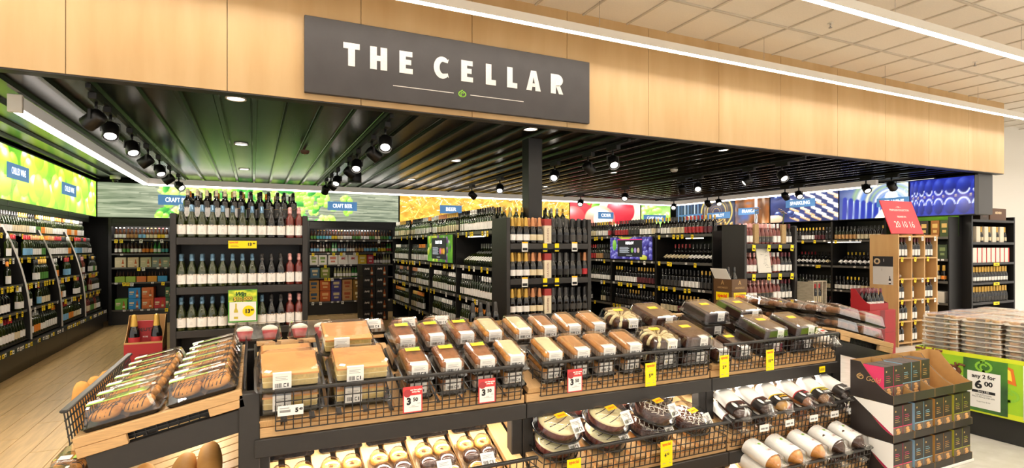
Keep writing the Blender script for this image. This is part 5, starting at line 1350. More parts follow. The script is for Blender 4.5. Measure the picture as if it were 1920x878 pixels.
def p_bag(crumb, accent, word, seed):
    t = link('bagged_loaf', None)
    obj('loaf', MB().ell(0, 0, .041, .056, .118, .038, 14, 8, pw=.45, jit=.02, seed=seed), crumb, t)
    obj('bag', bag_mesh(.126, .228, .086, seed), FILM, t)
    def band(y0, y1, mi, m, e=.0):
        rings = [[(.0665 * math.copysign(abs(math.cos(a)) ** .6, math.cos(a)) * (1 + e), y, .046 + (.0455 + e * .1) * abs(math.sin(a)) ** .6) for a in [PI * k / 12 for k in range(13)]] for y in (y0, y1)]
        m.rings(rings, mi, True, None, False, False, closed=False)
    m = MB(); band(-.036, .085, 0, m); band(-.100, -.035, 1, m); band(-.040, -.033, 2, m, .004)
    s_ = obj('wrap_label', m, [PAPER, mat('label_black', '241f1d', .4), mat('accent_' + accent, accent, .5)], t)
    m = MB().ell(-.040, -.070, .0925, .015, .026, .0012, 8, 4)
    obj('baker_picture', m, PAPER, s_)
    for k, w2 in enumerate(word):
        text('lettering', w2, .024, mat('accent_' + accent, accent, .5) if k == 0 else PAPER, s_, (.014, -.058 - .022 * k, .0935), (0, 0, 0), bold=.0006, sx=.85)
    return t
def p_roll(crumb, seed):
    t = link('wrapped_cake_roll', None)
    obj('roll', MB().ell(0, 0, .044, .060, .118, .042, 14, 8, pw=.4, jit=.05, seed=seed), crumb, t)
    rings = [[(.066 * math.copysign(abs(math.cos(a)) ** .7, math.cos(a)), y, .044 + .0465 * math.sin(a)) for a in [2 * PI * k / 18 for k in range(18)]] for y in (-.075, .085)]
    s_ = obj('paper_band', MB().rings(rings, 0, True, None, False, False), mat('white_paper_band', 'f4f1ea', .6), t)
    text('lettering', 'Cafe', .02, mat('rose_ink', 'a8584c', .6), s_, (0, -.03, .0925), (0, 0, 0), sx=1.1)
    obj('leaf_mark', MB().ell(0, .03, .0915, .012, .008, .0008, 8, 4), mat('leaf_green', '8cc63f'), s_)
    obj('film', bag_mesh(.136, .20, .094, seed + 5), FILM, t)
    return t
def L(o, cat): o['category'] = cat; return o
def place(P, tier_no, x, y, label, group, cat='cake', lifts=(0,), hgt=.1, j=.0):
    out = []
    for k in range(lifts if isinstance(lifts, int) else 1):
        loc, rot = on(tier_no, x + (random.uniform(-.004, .004) if k else 0), y, k * hgt)
        lab = label + [', lower', ', upper', ', topmost'][k] if lifts != 1 else label
        out.append(L(P.put(loc, (rot[0], 0, random.uniform(-.03, .03) + j), lab, group), cat))
    return out
# upper tier
PS = Proto(p_sponge())
for x, y, n, s_ in ((.145, .13, 'front, at the table end', 2), (.44, .13, 'front, beside the fruit loaves', 2), (.145, .40, 'back, at the table end', 1), (.425, .40, 'back, beside the fruit loaves', 2)):
    place(PS, 0, x, y, 'golden sponge slab in clear box, %s' % n, 'boxed sponge cakes', lifts=s_, hgt=.1035)
PB = Proto(p_loaf(BROWN, None)); PL = Proto(p_loaf(GOLDB, CREAM, False)); PO = Proto(p_loaf(mat('orange_loaf', 'c98a48', .6, noise=.3, nscale=14, bump=.2), None, False));
ordn = ['first', 'second', 'third', 'fourth', 'fifth', 'sixth', 'seventh', 'eighth', 'ninth']
for row, y, xs in (('front', .125, [.70, .865, 1.03, 1.195, 1.42, 1.585, 1.75, 1.93]), ('back', .395, [.71, .865, 1.03, 1.195, 1.37, 1.535, 1.70, 1.875])):
    for i, x in enumerate(xs):
        P, d = (PB, 'brown fruit loaf with yellow top label') if i < 3 else (PL, 'pale iced loaf') if i < (5 if row == 'front' else 5) else (PO, 'golden orange loaf')
        place(P, 0, x, y, '%s in clear box, %s in %s row' % (d, ordn[i], row), 'boxed loaf cakes', lifts=2, hgt=.0905)
PBU = Proto(p_bundt())
place(PBU, 0, 2.16, .12, 'round fluted chocolate ring cake with cream icing, front row beside the 5.00 card', 'boxed ring cakes', lifts=2, hgt=.0955)
place(PBU, 0, 2.10, .40, 'round fluted chocolate ring cake with cream icing, back row', 'boxed ring cakes', lifts=2, hgt=.0955)
PSB = Proto(p_slab(CHOCC)); PSD = Proto(p_slab(CHOC))
place(PSB, 0, 2.40, .14, 'brown chocolate loaf slab box with yellow sticker, front row', 'brown slab cakes', lifts=2, hgt=.0955)
place(PSB, 0, 2.38, .42, 'brown chocolate loaf slab box with yellow sticker, back row', 'brown slab cakes', lifts=2, hgt=.0955)
PSM = Proto(p_loaf(CHOCC, CHOC, True, DCASE)); 
place(PSM, 0, 2.62, .125, 'small dark chocolate loaf box with yellow label, between slab cakes', 'small chocolate loaves', lifts=1)
place(PSM, 0, 2.80, .125, 'small dark chocolate loaf box with yellow label, beside the tall dark slab', 'small chocolate loaves', lifts=1)
for x, y, n, s_ in ((3.06, .15, 'front row, left of two', 2), (3.36, .15, 'front row, right of two', 2), (2.84, .43, 'back row, left of two', 2), (3.16, .43, 'back row, right of two', 2)):
    place(PSD, 0, x, y, 'black chocolate slab cake in a clear box, %s' % n, 'black slab cakes', lifts=s_, hgt=.0955)
PM = Proto(p_muffin())
for i, (x, nm) in enumerate(((.02, 'nearer the pastries'), (.29, 'beside the sponge boxes'))):
    L(PM.put((x, 3.24, .965), (R(-8), 0, 0), 'clear pack of red velvet cupcakes with white frosting, %s' % nm, 'cupcake packs'), 'cake')
PK = Proto(p_loaf(mat('pink_biscuit', 'e8b08c', .7, noise=.2, nscale=20), WHITEI, False))
for i, x in enumerate((.62, .82, 1.02)): L(PK.put((x, 3.26, .955), (R(-8), 0, 0), 'pale pink topped loaf box behind the brown fruit loaves, %s along' % ordn[i], 'pink loaves at the back'), 'cake')
# table backs (far side of the island) carrying those packs
for b in range(3):
    t = thing('bakery_table', 'far side of the bakery island, low slatted table number %s' % ['one', 'two', 'three'][b], 'table', (.004 + 1.25 * b, 3.12, 0))
    W = [1.246, 1.246, 1.1][b]; me = MB().cbox(-.044, 0, -.018, .044, .5, 0, .002).mesh('slat', WOOD)
    for i in range(11): link('slat', me, t, (W / 11 * (i + .5), .02, .97), (R(-8), 0, 0))
    obj('frame', MB().cbox(0, .0, .86, W, .5, .888, .003).box(0, 0, 0, .05, .05, .86).box(W - .05, 0, 0, W, .05, .86).box(0, .45, 0, .05, .5, .86).box(W - .05, .45, 0, W, .5, .86), BLACK, t)
# middle tier
PDN = Proto(p_donut())
for i, x in enumerate((.155, .365, .58, .795, 1.01)):
    L(PDN.put(*on(1, x, .035), 'clear clamshell of six doughnuts and chocolate muffins, %s along the lit tier' % ordn[i], 'doughnut packs'), 'doughnuts')
PCM = Proto(p_pastry(False, 2, False, .2, 'muffin_pack', CHOCC))
for i, x in enumerate((.16, .38, .60, .82, 1.04)):
    L(PCM.put(*on(1, x, .30), 'clear pack of dark chocolate muffins behind the doughnuts, %s along' % ordn[i], 'dark muffin packs'), 'muffins')
PR1 = Proto(p_round(CREAM, mat('red_mud_case', '7a3028', .7, noise=.3, nscale=50), CHOC, False)); PR2 = Proto(p_round(CHOCC, DCASE, WHITEI, True))
for i, (x, P, n, s_) in enumerate(((1.42, PR1, 'cream iced', 2), (1.73, PR1, 'cream iced', 2), (2.04, PR2, 'dark chocolate', 2), (2.335, PR2, 'dark chocolate', 1))):
    place(P, 1, x, .03, '%s round mud cake in domed box, %s along the middle tier' % (n, ordn[i]), 'round mud cakes', lifts=s_, hgt=.110, j=.3)
for i, (x, P, n) in enumerate(((1.45, PR1, 'cream iced'), (1.73, PR1, 'cream iced'), (2.02, PR2, 'dark chocolate'), (2.30, PR2, 'dark chocolate'))):
    place(P, 1, x, .31, '%s round mud cake under the upper tier, %s along the back' % (n, ordn[i]), 'round mud cakes at the back', lifts=1)
BG = [Proto(p_bag(CHOCC, '6a3a2c', ['sticky', 'toffee'], 1)), Proto(p_bag(mat('lemon_loaf', 'e0a850', .6, noise=.2, nscale=12), 'ffc400', ['perfect', 'lemon'], 2)), Proto(p_bag(BROWN, 'c8303c', ['carrot', 'cake'], 3)), Proto(p_bag(mat('banana_loaf', 'a87848', .7, noise=.3, nscale=20), 'f0dc20', ['banana', 'bread'], 4)), Proto(p_bag(CHOC, '3a2a24', ['double', 'chocolate'], 5))]
BN = ['sticky toffee loaf with brown label', 'golden loaf with orange label', 'carrot loaf with red label', 'banana bread with yellow label', 'dark chocolate loaf with black label']
for row, y, xs, lf in (('front', .0, [2.62, 2.80, 2.98, 3.17, 3.36, 3.55], 2), ('back', .30, [2.64, 2.83, 3.02, 3.21, 3.40, 3.57], 2)):
    for i, x in enumerate(xs):
        q = [0, 0, 1, 2, 3, 4][i]
        place(BG[q], 1, x, y, '%s in clear bag, %s in %s of middle tier' % (BN[q], ordn[i], row), 'bagged loaves', 'loaf', lifts=lf, hgt=.084, j=.12 if i % 2 else -.1)
RL = [Proto(p_roll(GOLDB, 1)), Proto(p_roll(CHOCC, 2))]
for row, y, xs in (('front', -.19, [2.66, 2.85, 3.04, 3.23, 3.42]), ('back', .08, [2.68, 2.88, 3.08, 3.28, 3.46])):
    for i, x in enumerate(xs):
        q = 1 if i > 2 else i % 2 if row == 'back' else 0
        place(RL[q], 2, x, y, '%s cake roll in white paper band, %s along the %s of lowest tier' % (['golden', 'dark chocolate'][q], ordn[i], row), 'paper banded cake rolls', 'cake', lifts=2, hgt=.09, j=.1)
# ---------------------------------------------------------------- end units
def end_unit(sg, xi, xo, zi, zo, yn, yf, label):
    t = thing('bakery_table', label, 'table', (0, 0, 0))
    th = math.atan2(zi - zo, abs(xo - xi)); Lh = math.hypot(xo - xi, zi - zo)
    M = Matrix.Translation((xi, 0, zi)) @ (Matrix.Rotation(-th if sg < 0 else th, 4, 'Y'))
    n = 10; wd = (yf - yn) / n
    for i in range(n):
        m = MB(); a, b = (-Lh, 0) if sg < 0 else (0, Lh)
        m.cbox(a, yn + .03 + i * wd * .97 + .006, -.018, b, yn + .03 + (i + 1) * wd * .97 - .006, 0, .002, 0, M); obj('slat', m, WOODX, t)
    a, b = (-Lh, 0) if sg < 0 else (0, Lh)
    obj('end_board', MB().cbox(a, yn, -.038, b, yn + .028, .0, .002, 0, M), WOODX, t)
    obj('shade_filler', MB().box(a + .02, yn + .055, -.075, b - .02, yf - .03, -.0185, 0, M), BLACK, t)  # black block added to stand for the shade below the slats
    e, f = (-.13, 0) if sg < 0 else (0, .13)
    obj('foot_board', MB().cbox(e, yn, -.072, f, yn + .028, -.039, .002, 0, M), WOODX, t)
    c, d = (-Lh, -Lh + .16) if sg < 0 else (Lh - .16, Lh)
    obj('foot_board', MB().cbox(c, yn, -.078, d, yn + .028, -.039, .002, 0, M), WOODX, t)
    obj('slope_beam', MB().cbox(a + (.02 if sg < 0 else .0), yn + .012, -.172, b, yn + .06, -.079, .003, 0, M), BLACK, t)
    obj('under_wires', wire_panel(a + .14, b - .06, -.078, -.040, yn + .045, 0, 2, M=M), BLACK, t)
    for y in (yn + .0, yf - .115):
        obj('post', MB().cbox(xi - (.01 if sg < 0 else .07), y, 0, xi + (.07 if sg < 0 else .01), y + .06, zi - .02, .004), BLACK, t)
        xo_ = xo - sg * .08
        obj('post', MB().cbox(xo_ - .03, y + .065, 0, xo_ + .03, y + .11, zo - .18, .004), BLACK, t)
    # lower slatted tier
    zl, zo2 = .47, .335
    obj('inner_panel', MB().box(min(xi, xi - sg * .012), yn + .065, .05, max(xi, xi - sg * .012), yf - .06, zi - .10), BLACK, t)
    Ml = Matrix.Translation((xi + sg * .012, 0, zl)) @ Matrix.Rotation(math.atan2(zl - zo2, .55) * sg, 4, 'Y')
    for i in range(9):
        m = MB(); y = yn + .08 + i * .115
        m.cbox(min(0, sg * .59), y, -.02, max(0, sg * .59), y + .10, 0, .002, 0, Ml); obj('lower_slat', m, WOODX, t)
    obj('lower_frame', MB().box(min(0, sg * .59), yn + .08, -.06, max(0, sg * .59), yf - .05, -.021, 0, Ml), BLACK, t)
    if sg > 0: return t, th
    # wire side along the low edge
    Mr = Matrix.Translation((xo, 0, zo)) @ Matrix.Rotation(R(-90 if sg < 0 else 90), 4, 'Z')
    x0, x1 = (-yf, -yn) if sg < 0 else (yn, yf)
    b_ = obj('basket', wire_panel(x0, x1, -.02, .10, -.004, .018, 4, M=Mr), BLACK, t)
    obj('top_rail', MB().cbox(x0 - .01, -.034, .10, x1 + .01, -.008, .112, .003, 0, Mr), BLACK, b_)
    obj('inner_wires', wire_panel(yn + .01, yf, .0, .12, 0, 0, 4, M=Matrix.Translation((xi + sg * -.012, 0, zi)) @ Matrix.Rotation(R(90), 4, 'Z')), BLACK, t)
    return t, th
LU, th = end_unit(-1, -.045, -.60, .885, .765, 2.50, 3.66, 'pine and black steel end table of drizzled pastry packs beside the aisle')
PP = Proto(p_pastry())
for c_ in range(2):
    for i in range(7):
        u = [-.415, -.14][c_]
        x = -.045 + u * math.cos(th); z = .885 + u * math.sin(th)
        for k in range(1):
            if k and i < 1: continue
            L(PP.put((x + math.sin(th) * .093 * k * -1 + .0, 2.595 + i * .158, z + .001 + .093 * k * math.cos(th)), (0, -th, 0), 'pack of chocolate drizzled pastries, %s from the front, %s column%s' % (ordn[i], ['aisle side', 'inner'][c_], ', stacked on top' if k else ''), 'drizzled pastry packs'), 'pastries')
# low bread tier of the same end unit
m_t = thing('bread_rack', 'low black ledge of bread outside the pastry end table', 'rack', (0, 0, 0))
obj('shelf', MB().cbox(-.80, 2.625, .43, -.66, 3.70, .469, .003), BLACK, m_t); obj('base', MB().box(-.78, 2.64, 0, -.70, 3.6, .43), BLACK, m_t)
tier_e = tier_l.copy(); tier_e.energy = TIER_W * .4
lo = link('tier_bulb', tier_e, LU, (-.26, 3.0, .70)); lo.rotation_euler = (0, R(20), R(90)); lo.scale = (.9, 1, 1)
CRUSTB = mat('bread_crust', 'e6b064', .7, col2='cc8c42', nscale=6, bump=.15, spec=.25)
def p_loafbread():
    o = obj('bread_loaf', MB().ell(0, 0, .17, .050, .046, .17, 16, 12, pw=.7, jit=.010, seed=2), CRUSTB)
    return o
PBR = Proto(p_loafbread())
def p_short():
    o = obj('bread_loaf', MB().ell(0, 0, .13, .050, .046, .13, 16, 12, pw=.7, jit=.010, seed=4), CRUSTB); return o
PBS = Proto(p_short())
for i, (x, y, sc) in enumerate([(-.165, 2.60, .05), (-.285, 2.585, -.1), (-.40, 2.60, .1), (-.52, 2.60, -.1)]):
    L(PBS.put((x, y, .47 + .245 * (x + .057) + .034), (R(-68), 0, sc), 'crusty brown bread loaf on the low slats, %s from the black post' % ordn[i], 'bread loaves on the low slats'), 'bread')
for i, (x, y) in enumerate([(-.745, 3.36), (-.735, 3.47), (-.73, 3.58)]):
    L(PBR.put((x, y, .470), (R(4), R(-3), .8 * i), 'crusty bread loaf standing outside the wire basket by the aisle, %s from the front' % ordn[i], 'bread loaves standing by the aisle'), 'bread')
for i in range(2):
    L(PP.put((-.722, 2.76 + i * .275, .470), (0, 0, R(90)), 'pack of drizzled pastries on the low shelf below the basket, %s from the front' % ordn[i], 'pastry packs on the low shelf'), 'pastries')
RU, th = end_unit(1, 3.745, 4.37, .885, .735, 2.53, 3.66, 'pine and black steel end table of biscuit packs beside the cookie trays')
PF = Proto(p_pastry(False, 3, False, .29, 'biscuit_pack', mat('brown_biscuit', '8a5a34', .8, noise=.35, nscale=30, bump=.3)))
for c_ in range(2):
    for i in range(6):
        u = [.15, .45][c_]
        for k in range(2):
            L(PF.put((3.745 + u * math.cos(th) + math.sin(th) * .093 * k, 2.64 + i * .168, .885 - u * math.sin(th) + .001 + .093 * k * math.cos(th)), (0, th, 0), 'clear pack of brown biscuits, %s from the front, %s column, %s layer' % (ordn[i], ['inner', 'outer'][c_], ['bottom', 'upper'][k]), 'stacked biscuit packs'), 'biscuits')
# one bag hanging over the basket end
t = link('bread_bag', None, None, (3.60, 2.60, .79), (T1, 0, .1)); tag(t, 'clear bag of pale bread with dark label at the end of upper basket', 'bread')
obj('loaf', MB().ell(0, 0, .045, .055, .09, .04, 12, 8, jit=.06, seed=9), WHITEI, t); obj('bag', bag_mesh(.13, .2, .095, 4), FILM, t)
obj('label', MB().box(-.035, -.03, .095, .035, .03, .096).box(-.02, -.02, .0955, .02, .0, .0968, 1), [PAPER, REDINK], t)
# ---------------------------------------------------------------- price cards on the baskets
price_card('price_card', 'red edged 3.50 card in front of the first banana loaves', (.655, 2.455, .715), .09, .118, col='red', price=('3', '50'))
price_card('price_card', 'red edged 3.50 card at the end of the first basket', (1.02, 2.455, .715), .088, .116, col='red', price=('3', '50'))
price_card('price_card', 'red edged 3.50 card on the second basket below orange loaves', (1.515, 2.455, .712), .09, .118, col='red', price=('3', '50'))
price_card('price_card', 'yellow special 5.00 card below the ring cakes', (2.01, 2.455, .688), .074, .13, price=('5', '00'))
price_card('price_card', 'yellow special 5.00 card at the start of the third basket', (2.565, 2.455, .682), .074, .132, price=('5', '00'))
price_card('price_card', 'yellow special 10.00 card below the black slab cakes', (2.955, 2.455, .686), .07, .13, price=('10', '00'))
price_card('price_card', 'yellow special 4.50 card on the mud cake basket', (2.01, 2.325, .284), .08, .138, price=('4', '50'))
price_card('price_card', 'yellow special card cut by the frame below the cream mud cake', (1.43, 2.325, .284), .08, .138, price=('4', '50'))
t = thing('price_card', 'small white 5.40 shelf label on the first basket', 'price card', (.14, 2.462, .768))
obj('card', MB().box(-.05, -.003, 0, .05, 0, .042), PAPER, t); text('price', '5', .024, INK, t, (.024, -.004, .019), bold=.0014); text('price_cents', '40', .014, INK, t, (.04, -.004, .023), bold=.0008)
obj('small_print', MB().box(-.042, -.004, .014, .0, -.003, .024).box(-.042, -.004, .03, -.005, -.003, .033), GREYINK, t)
t = thing('price_card', 'small yellow label on the black rail right of third basket', 'price card', (3.49, 2.484, .615))
obj('card', MB().box(-.028, -.003, 0, .028, 0, .04), YELLOW, t); obj('small_print', MB().box(-.02, -.004, .012, .02, -.003, .028), mat('ochre_ink', 'b89a1c'), t)
for i, x in enumerate((2.76, 2.98, 3.20, 3.40, 3.58)):
    t = thing('price_card', 'small white shelf label on the bagged loaf basket, %s along' % ordn[i], 'price card', (x, 2.334, .365))
    obj('card', MB().box(-.038, -.003, 0, .038, 0, .04), PAPER, t); obj('small_print', MB().box(-.03, -.004, .012, .0, -.003, .022).box(.008, -.004, .012, .026, -.003, .022), GREYINK, t)
# ================================================================ stands and cartons in front of the cellar
# pine stand of red wine with the red board
t = thing('display_stand', 'pale plywood pigeonhole stand of red wine under the red board', 'shelf', (8.48, 4.85, 0))
PLYS = mat('stand_ply', 'd0aa74', .5, col2='c09660', nscale=2, stretch=(3, 3, .6))
W_, D_ = .99, .41
for x in (0, .323, .646, .969): obj('upright', MB().box(x, 0, 0, x + .021, D_ - .016, 1.645), PLYS, t)
obj('back_panel', MB().box(0, D_ - .015, 0, W_, D_, 1.645), PLYS, t)
for z in (.06, .372, .684, .996, 1.307, 1.625):
    for x in (.022, .345, .668): obj('shelf', MB().box(x, .002, z - .02, x + .3, D_ - .017, z), PLYS, t)
p = obj('poster', MB().box(-.003, .07, .90, -.001, .36, 1.32), mat('poster_grey', 'd4cfc8', .5), t)
obj('photo_panel', MB().box(-.005, .07, 1.17, -.003, .36, 1.32), mat('poster_black', '2c2a2c', .5), p)
obj('watch_picture', MB().torus(0, 0, 0, .035, .012, 16, 6, M=Matrix.Translation((-.0055, .30, 1.245)) @ Matrix.Rotation(R(90), 4, 'Y') @ Matrix.Scale(.05, 4, (0, 0, 1))), mat('watch_gold', 'c8b08c', .4), p)
text('lettering', '1', .06, PAPER, p, (-.0055, .2, 1.26), (R(90), 0, R(-90))); text('lettering', 'I', .05, GREYINK, p, (-.0035, .23, 1.12), (R(90), 0, R(-90)))
obj('bottle_picture', MB().prism([(.10, .91), (.13, .91), (.13, .98), (.12, 1.0), (.12, 1.03), (.11, 1.03), (.11, 1.0), (.10, .98)], -.005, -.003, 'x').prism([(.10, .93), (.13, .93), (.13, .96), (.10, .96)], -.0056, -.005, 'x', 1), [mat('dark_wine_print', '241416', .5), PAPER], p)
for r_, z in enumerate((1.307, .996, .684, .372)):
    for c_, x in enumerate((.022, .345, .668)):
        link('price_ticket', tick_me[0], t, (x + .07, -.001, z + .0), (0, .15, 0))
        if r_ == 0 or c_ > 0 and r_ > 1: link('price_ticket', tick_me[1], t, (x + .25, -.001, z + .31), (0, 0, 0))
RW = ('red_wine_bottle', 'bordeaux', 'black', 'white', 'burgundy')
for z, cols in ((1.308, ((0, 3), (1, 3), (2, 3))), (.685, ((0, 2), (1, 1), (2, 3))), (.373, ((0, 3), (1, 2), (2, 2))), (.061, ((0, 2), (1, 2), (2, 2)))):
    for c_, n in cols:
        for i in range(n): spec(*RW, (8.48 + .022 + .323 * c_ + .07 + i * .08, 4.91, z), 0, '%s row of pale plywood stand' % {1.308: 'top', .685: 'third', .373: 'fourth', .061: 'lowest'}[z])
t = thing('decanter', 'clear glass wine decanter in the second row of plywood stand', 'decanter', (8.62, 4.98, .997))
obj('body', MB().lathe([(.05, 0), (.09, .02), (.085, .045), (.03, .085), (.016, .12), (.014, .2), (.03, .235)], 18, cap1=False), FILM, t); obj('wine', MB().lathe([(.045, .004), (.08, .02), (.07, .035)], 14), GLASS['rose'], t)
t = thing('book', 'dark tablet-like book leaning in the middle pigeonhole of plywood stand', 'book', (8.93, 4.90, .997), (0, R(-18), 0))
obj('cover', MB().cbox(0, 0, 0, .02, .2, .22, .002), DARK, t); obj('page', MB().box(-.004, .01, .01, -.0005, .19, .16), PAPER, t)
# red board
t = thing('red_sign', 'tilted red board lettered PENFOLDS COLLECTION 20 10 16 on the plywood stand', 'sign', (8.93, 4.98, 1.655), (R(-20), 0, R(-4)))
obj('board', MB().cbox(-.36, -.012, 0, .36, 0, .54, .002), mat('sign_red', 'cf2f40', .45), t)
for s_, sz, z in (('— THE —', .03, .435), ('PENFOLDS COLLECTION', .045, .385), ('RELEASED ON', .036, .275), ('20 10 16', .145, .145)): text('lettering', s_, sz, PAPER, t, (0, -.0135, z), bold=.001 if sz < .1 else .0, sx=.86)
obj('foot_rest', MB().box(-.2, .0, 0, .2, .10, .02), DARK, t)
# red open cartons before the stand
RC = mat('red_carton', '96161f', .5); RC2 = mat('red_carton_dark', '6e1018', .5)
def tray_box(t, w_, d, hb, hf, outer, inner, side='s', th=.004, nb=10, lip=None):
    """open carton, back wall tall, front low, sides swept down: inner and outer card skins"""
    prof = [(0, 0), (0, hf)] + [(d * .75 * q / nb, hf + (hb - hf) * (q / nb) ** 1.6) for q in range(1, nb + 1)] + [(d, hb), (d, 0)]
    for nm, x0, x1, mm in (('side_panel', -w_ / 2, -w_ / 2 + th / 2, outer), ('side_lining', -w_ / 2 + th / 2, -w_ / 2 + th, inner), ('side_lining', w_ / 2 - th, w_ / 2 - th / 2, inner), ('side_panel', w_ / 2 - th / 2, w_ / 2, outer)):
        m = MB(); n = len(prof)
        vs = [(x0, a, b) for a, b in prof] + [(x1, a, b) for a, b in prof]
        m.add(vs, [tuple(range(n)), tuple(reversed(range(n, 2 * n)))] + [(i, i + n, (i + 1) % n + n, (i + 1) % n) for i in range(n)]); obj(nm, m, mm, t)
    obj('front_panel', MB().box(-w_ / 2 + th, 0, 0, w_ / 2 - th, th, hf), outer, t)
    obj('back_panel', MB().box(-w_ / 2 + th, d - th / 2, 0, w_ / 2 - th, d, hb), outer, t); obj('back_lining', MB().box(-w_ / 2 + th, d - th, th, w_ / 2 - th, d - th / 2, hb), inner, t)
    obj('bottom', MB().box(-w_ / 2 + th, th, 0, w_ / 2 - th, d - th, th), inner, t)
for k in range(2):
    t = thing('wine_case', 'plain red wine case, %s under the red tray by the plywood stand' % ['bottom', 'upper'][k], 'case', (7.66, 4.58, .305 * k), group='red wine cases')
    obj('carton', MB().cbox(-.29, 0, .0, .29, .34, .303, .003), RC, t); obj('tape', MB().box(-.05, -.0012, .0, .05, .0, .303), RC2, t)
t = thing('wine_tray', 'red open tray of six red wine bottles on the red cases', 'box', (7.62, 4.60, .61)); tray_box(t, .40, .26, .28, .09, RC, RC2)
for i in range(4): 
    for q in range(2): spec('red_wine_bottle', 'burgundy', 'black', 'white', 'burgundy', (7.49 + i * .086, 4.66 + q * .09, .615), 0, 'in red tray by plywood stand')
# brown carton stack with special cards
BRC = mat('brown_print_carton', '5c4026', .5); GOLDT = mat('gold_print', 'c8a46a', .5)
for k in range(3):
    t = thing('wine_case', 'brown wine case with gold letter A, %s of the stack beside the rose stand' % ['bottom', 'second', 'third'][k], 'case', (5.265, 4.80, .31 * k), group='brown wine cases')
    obj('carton', MB().cbox(-.125, 0, 0, .125, .29, .308, .003), BRC, t)
    for rz, loc in ((0, (0, -.0015, .19)), (-90, (-.1265, .145, .19))):
        text('lettering', 'A', .11, GOLDT, t, loc, (R(90), 0, R(rz))); text('lettering', 'ABEDNEGO', .03, GOLDT, t, (loc[0], loc[1], .12), (R(90), 0, R(rz)))
t = thing('wine_case', 'brown opened wine case lettered ABEDNEGO holding two bottles, topmost', 'case', (5.265, 4.80, .93)); 
obj('carton', MB().box(-.125, 0, 0, .125, .004, .145).box(-.125, .286, 0, .125, .29, .145).box(-.125, .004, 0, -.121, .286, .145).box(.121, .004, 0, .125, .286, .145).box(-.121, .004, 0, .121, .286, .004), BRC, t)
for rz, loc in ((0, (0, -.0015, .10)), (-90, (-.1265, .145, .10))):
    text('lettering', 'A', .075, GOLDT, t, loc, (R(90), 0, R(rz))); text('lettering', 'ABEDNEGO', .03, GOLDT, t, (loc[0], loc[1], .04), (R(90), 0, R(rz)))
obj('flap', MB().add([(-.125, .02, .145), (-.125, .27, .145), (-.20, .27, .27), (-.20, .02, .27), (-.122, .02, .147), (-.122, .27, .147), (-.197, .27, .272), (-.197, .02, .272)], [(3, 2, 1, 0), (4, 5, 6, 7), (0, 1, 5, 4), (1, 2, 6, 5), (2, 3, 7, 6), (3, 0, 4, 7)]), PAPER, t)
for i, x in enumerate((5.215, 5.315)): spec('red_wine_bottle', 'burgundy', 'black', 'black', 'black', (x, 4.93, .935), 0, 'in opened brown case')
for rz, loc, n in ((0, (5.265, 4.797, .815), 'front'), (R(-90), (5.137, 4.945, .815), 'aisle side')):
    t = thing('price_card', 'yellow card lettered special on the %s of the brown cases' % n, 'price card', loc, (0, 0, rz)); obj('card', MB().box(-.10, -.002, 0, .10, 0, .1), YELLOW, t); text('heading', 'special', .056, REDINK, t, (0, -.003, .058), bold=.002)
# timber crate of wine on a black plinth
tag(obj('display_plinth', MB().cbox(6.98 + .03, 5.12, 0, 7.30, 5.42, .64, .004), BLACKS), 'black square plinth under the small timber wine crate', 'plinth')
t = thing('timber_crate', 'small grey timber crate of wine on the black plinth', 'crate', (7.155, 5.12, .641))
CR = mat('grey_timber', 'a49a86', .8, noise=.3, nscale=12, stretch=(1, 1, 6))
for x in (-.14, -.05, .045, .125): obj('slat', MB().box(x, 0, 0, x + .014, .014, .33), CR, t)
obj('side_panel', MB().box(-.14, .015, 0, -.126, .28, .33), CR, t); obj('side_panel', MB().box(.125, .015, 0, .139, .28, .33), CR, t); obj('bottom', MB().box(-.125, .015, 0, .124, .28, .012), CR, t); obj('top_slat', MB().box(-.14, 0, .331, .139, .05, .345), CR, t)
for i in range(3): spec('red_wine_bottle', 'bordeaux', 'black', 'cream', 'red', (7.075 + i * .083, 5.20, .654), 0, 'in small grey timber crate')
# kraft bins of bottles by the champagne stand
def kraft_bin(x, y, w_, d, z, h_, label):
    t = thing('carton_bin', label, 'box', (x, y, z)); 
    obj('carton', MB().box(-w_ / 2, 0, 0, w_ / 2, .005, h_).box(-w_ / 2, d - .005, 0, w_ / 2, d, h_).box(-w_ / 2, .005, 0, -w_ / 2 + .005, d - .005, h_).box(w_ / 2 - .005, .005, 0, w_ / 2, d - .005, h_), KRAFT, t); obj('bottom', MB().box(-w_ / 2 + .005, .005, 0, w_ / 2 - .005, d - .005, .006), KRAFT, t)
kraft_bin(2.16, 5.22, .36, .22, 0, .70, 'kraft bin of dark sparkling bottles beside the champagne stand side panel')
tag(obj('bin_platform', MB().box(2.0, 5.235, .007, 2.32, 5.425, .60), KRAFT), 'kraft insert block holding up the bottles inside the kraft bin', 'box')
for i in range(4): spec('sparkling_wine_bottle', 'champagne', 'black', 'charcoal', 'charcoal', (2.045 + i * .084, 5.30, .601), 0, 'in kraft bin by champagne stand')
kraft_bin(3.80, 5.1, .28, .2, 0, .66, 'pale kraft carton standing right of the champagne stand')
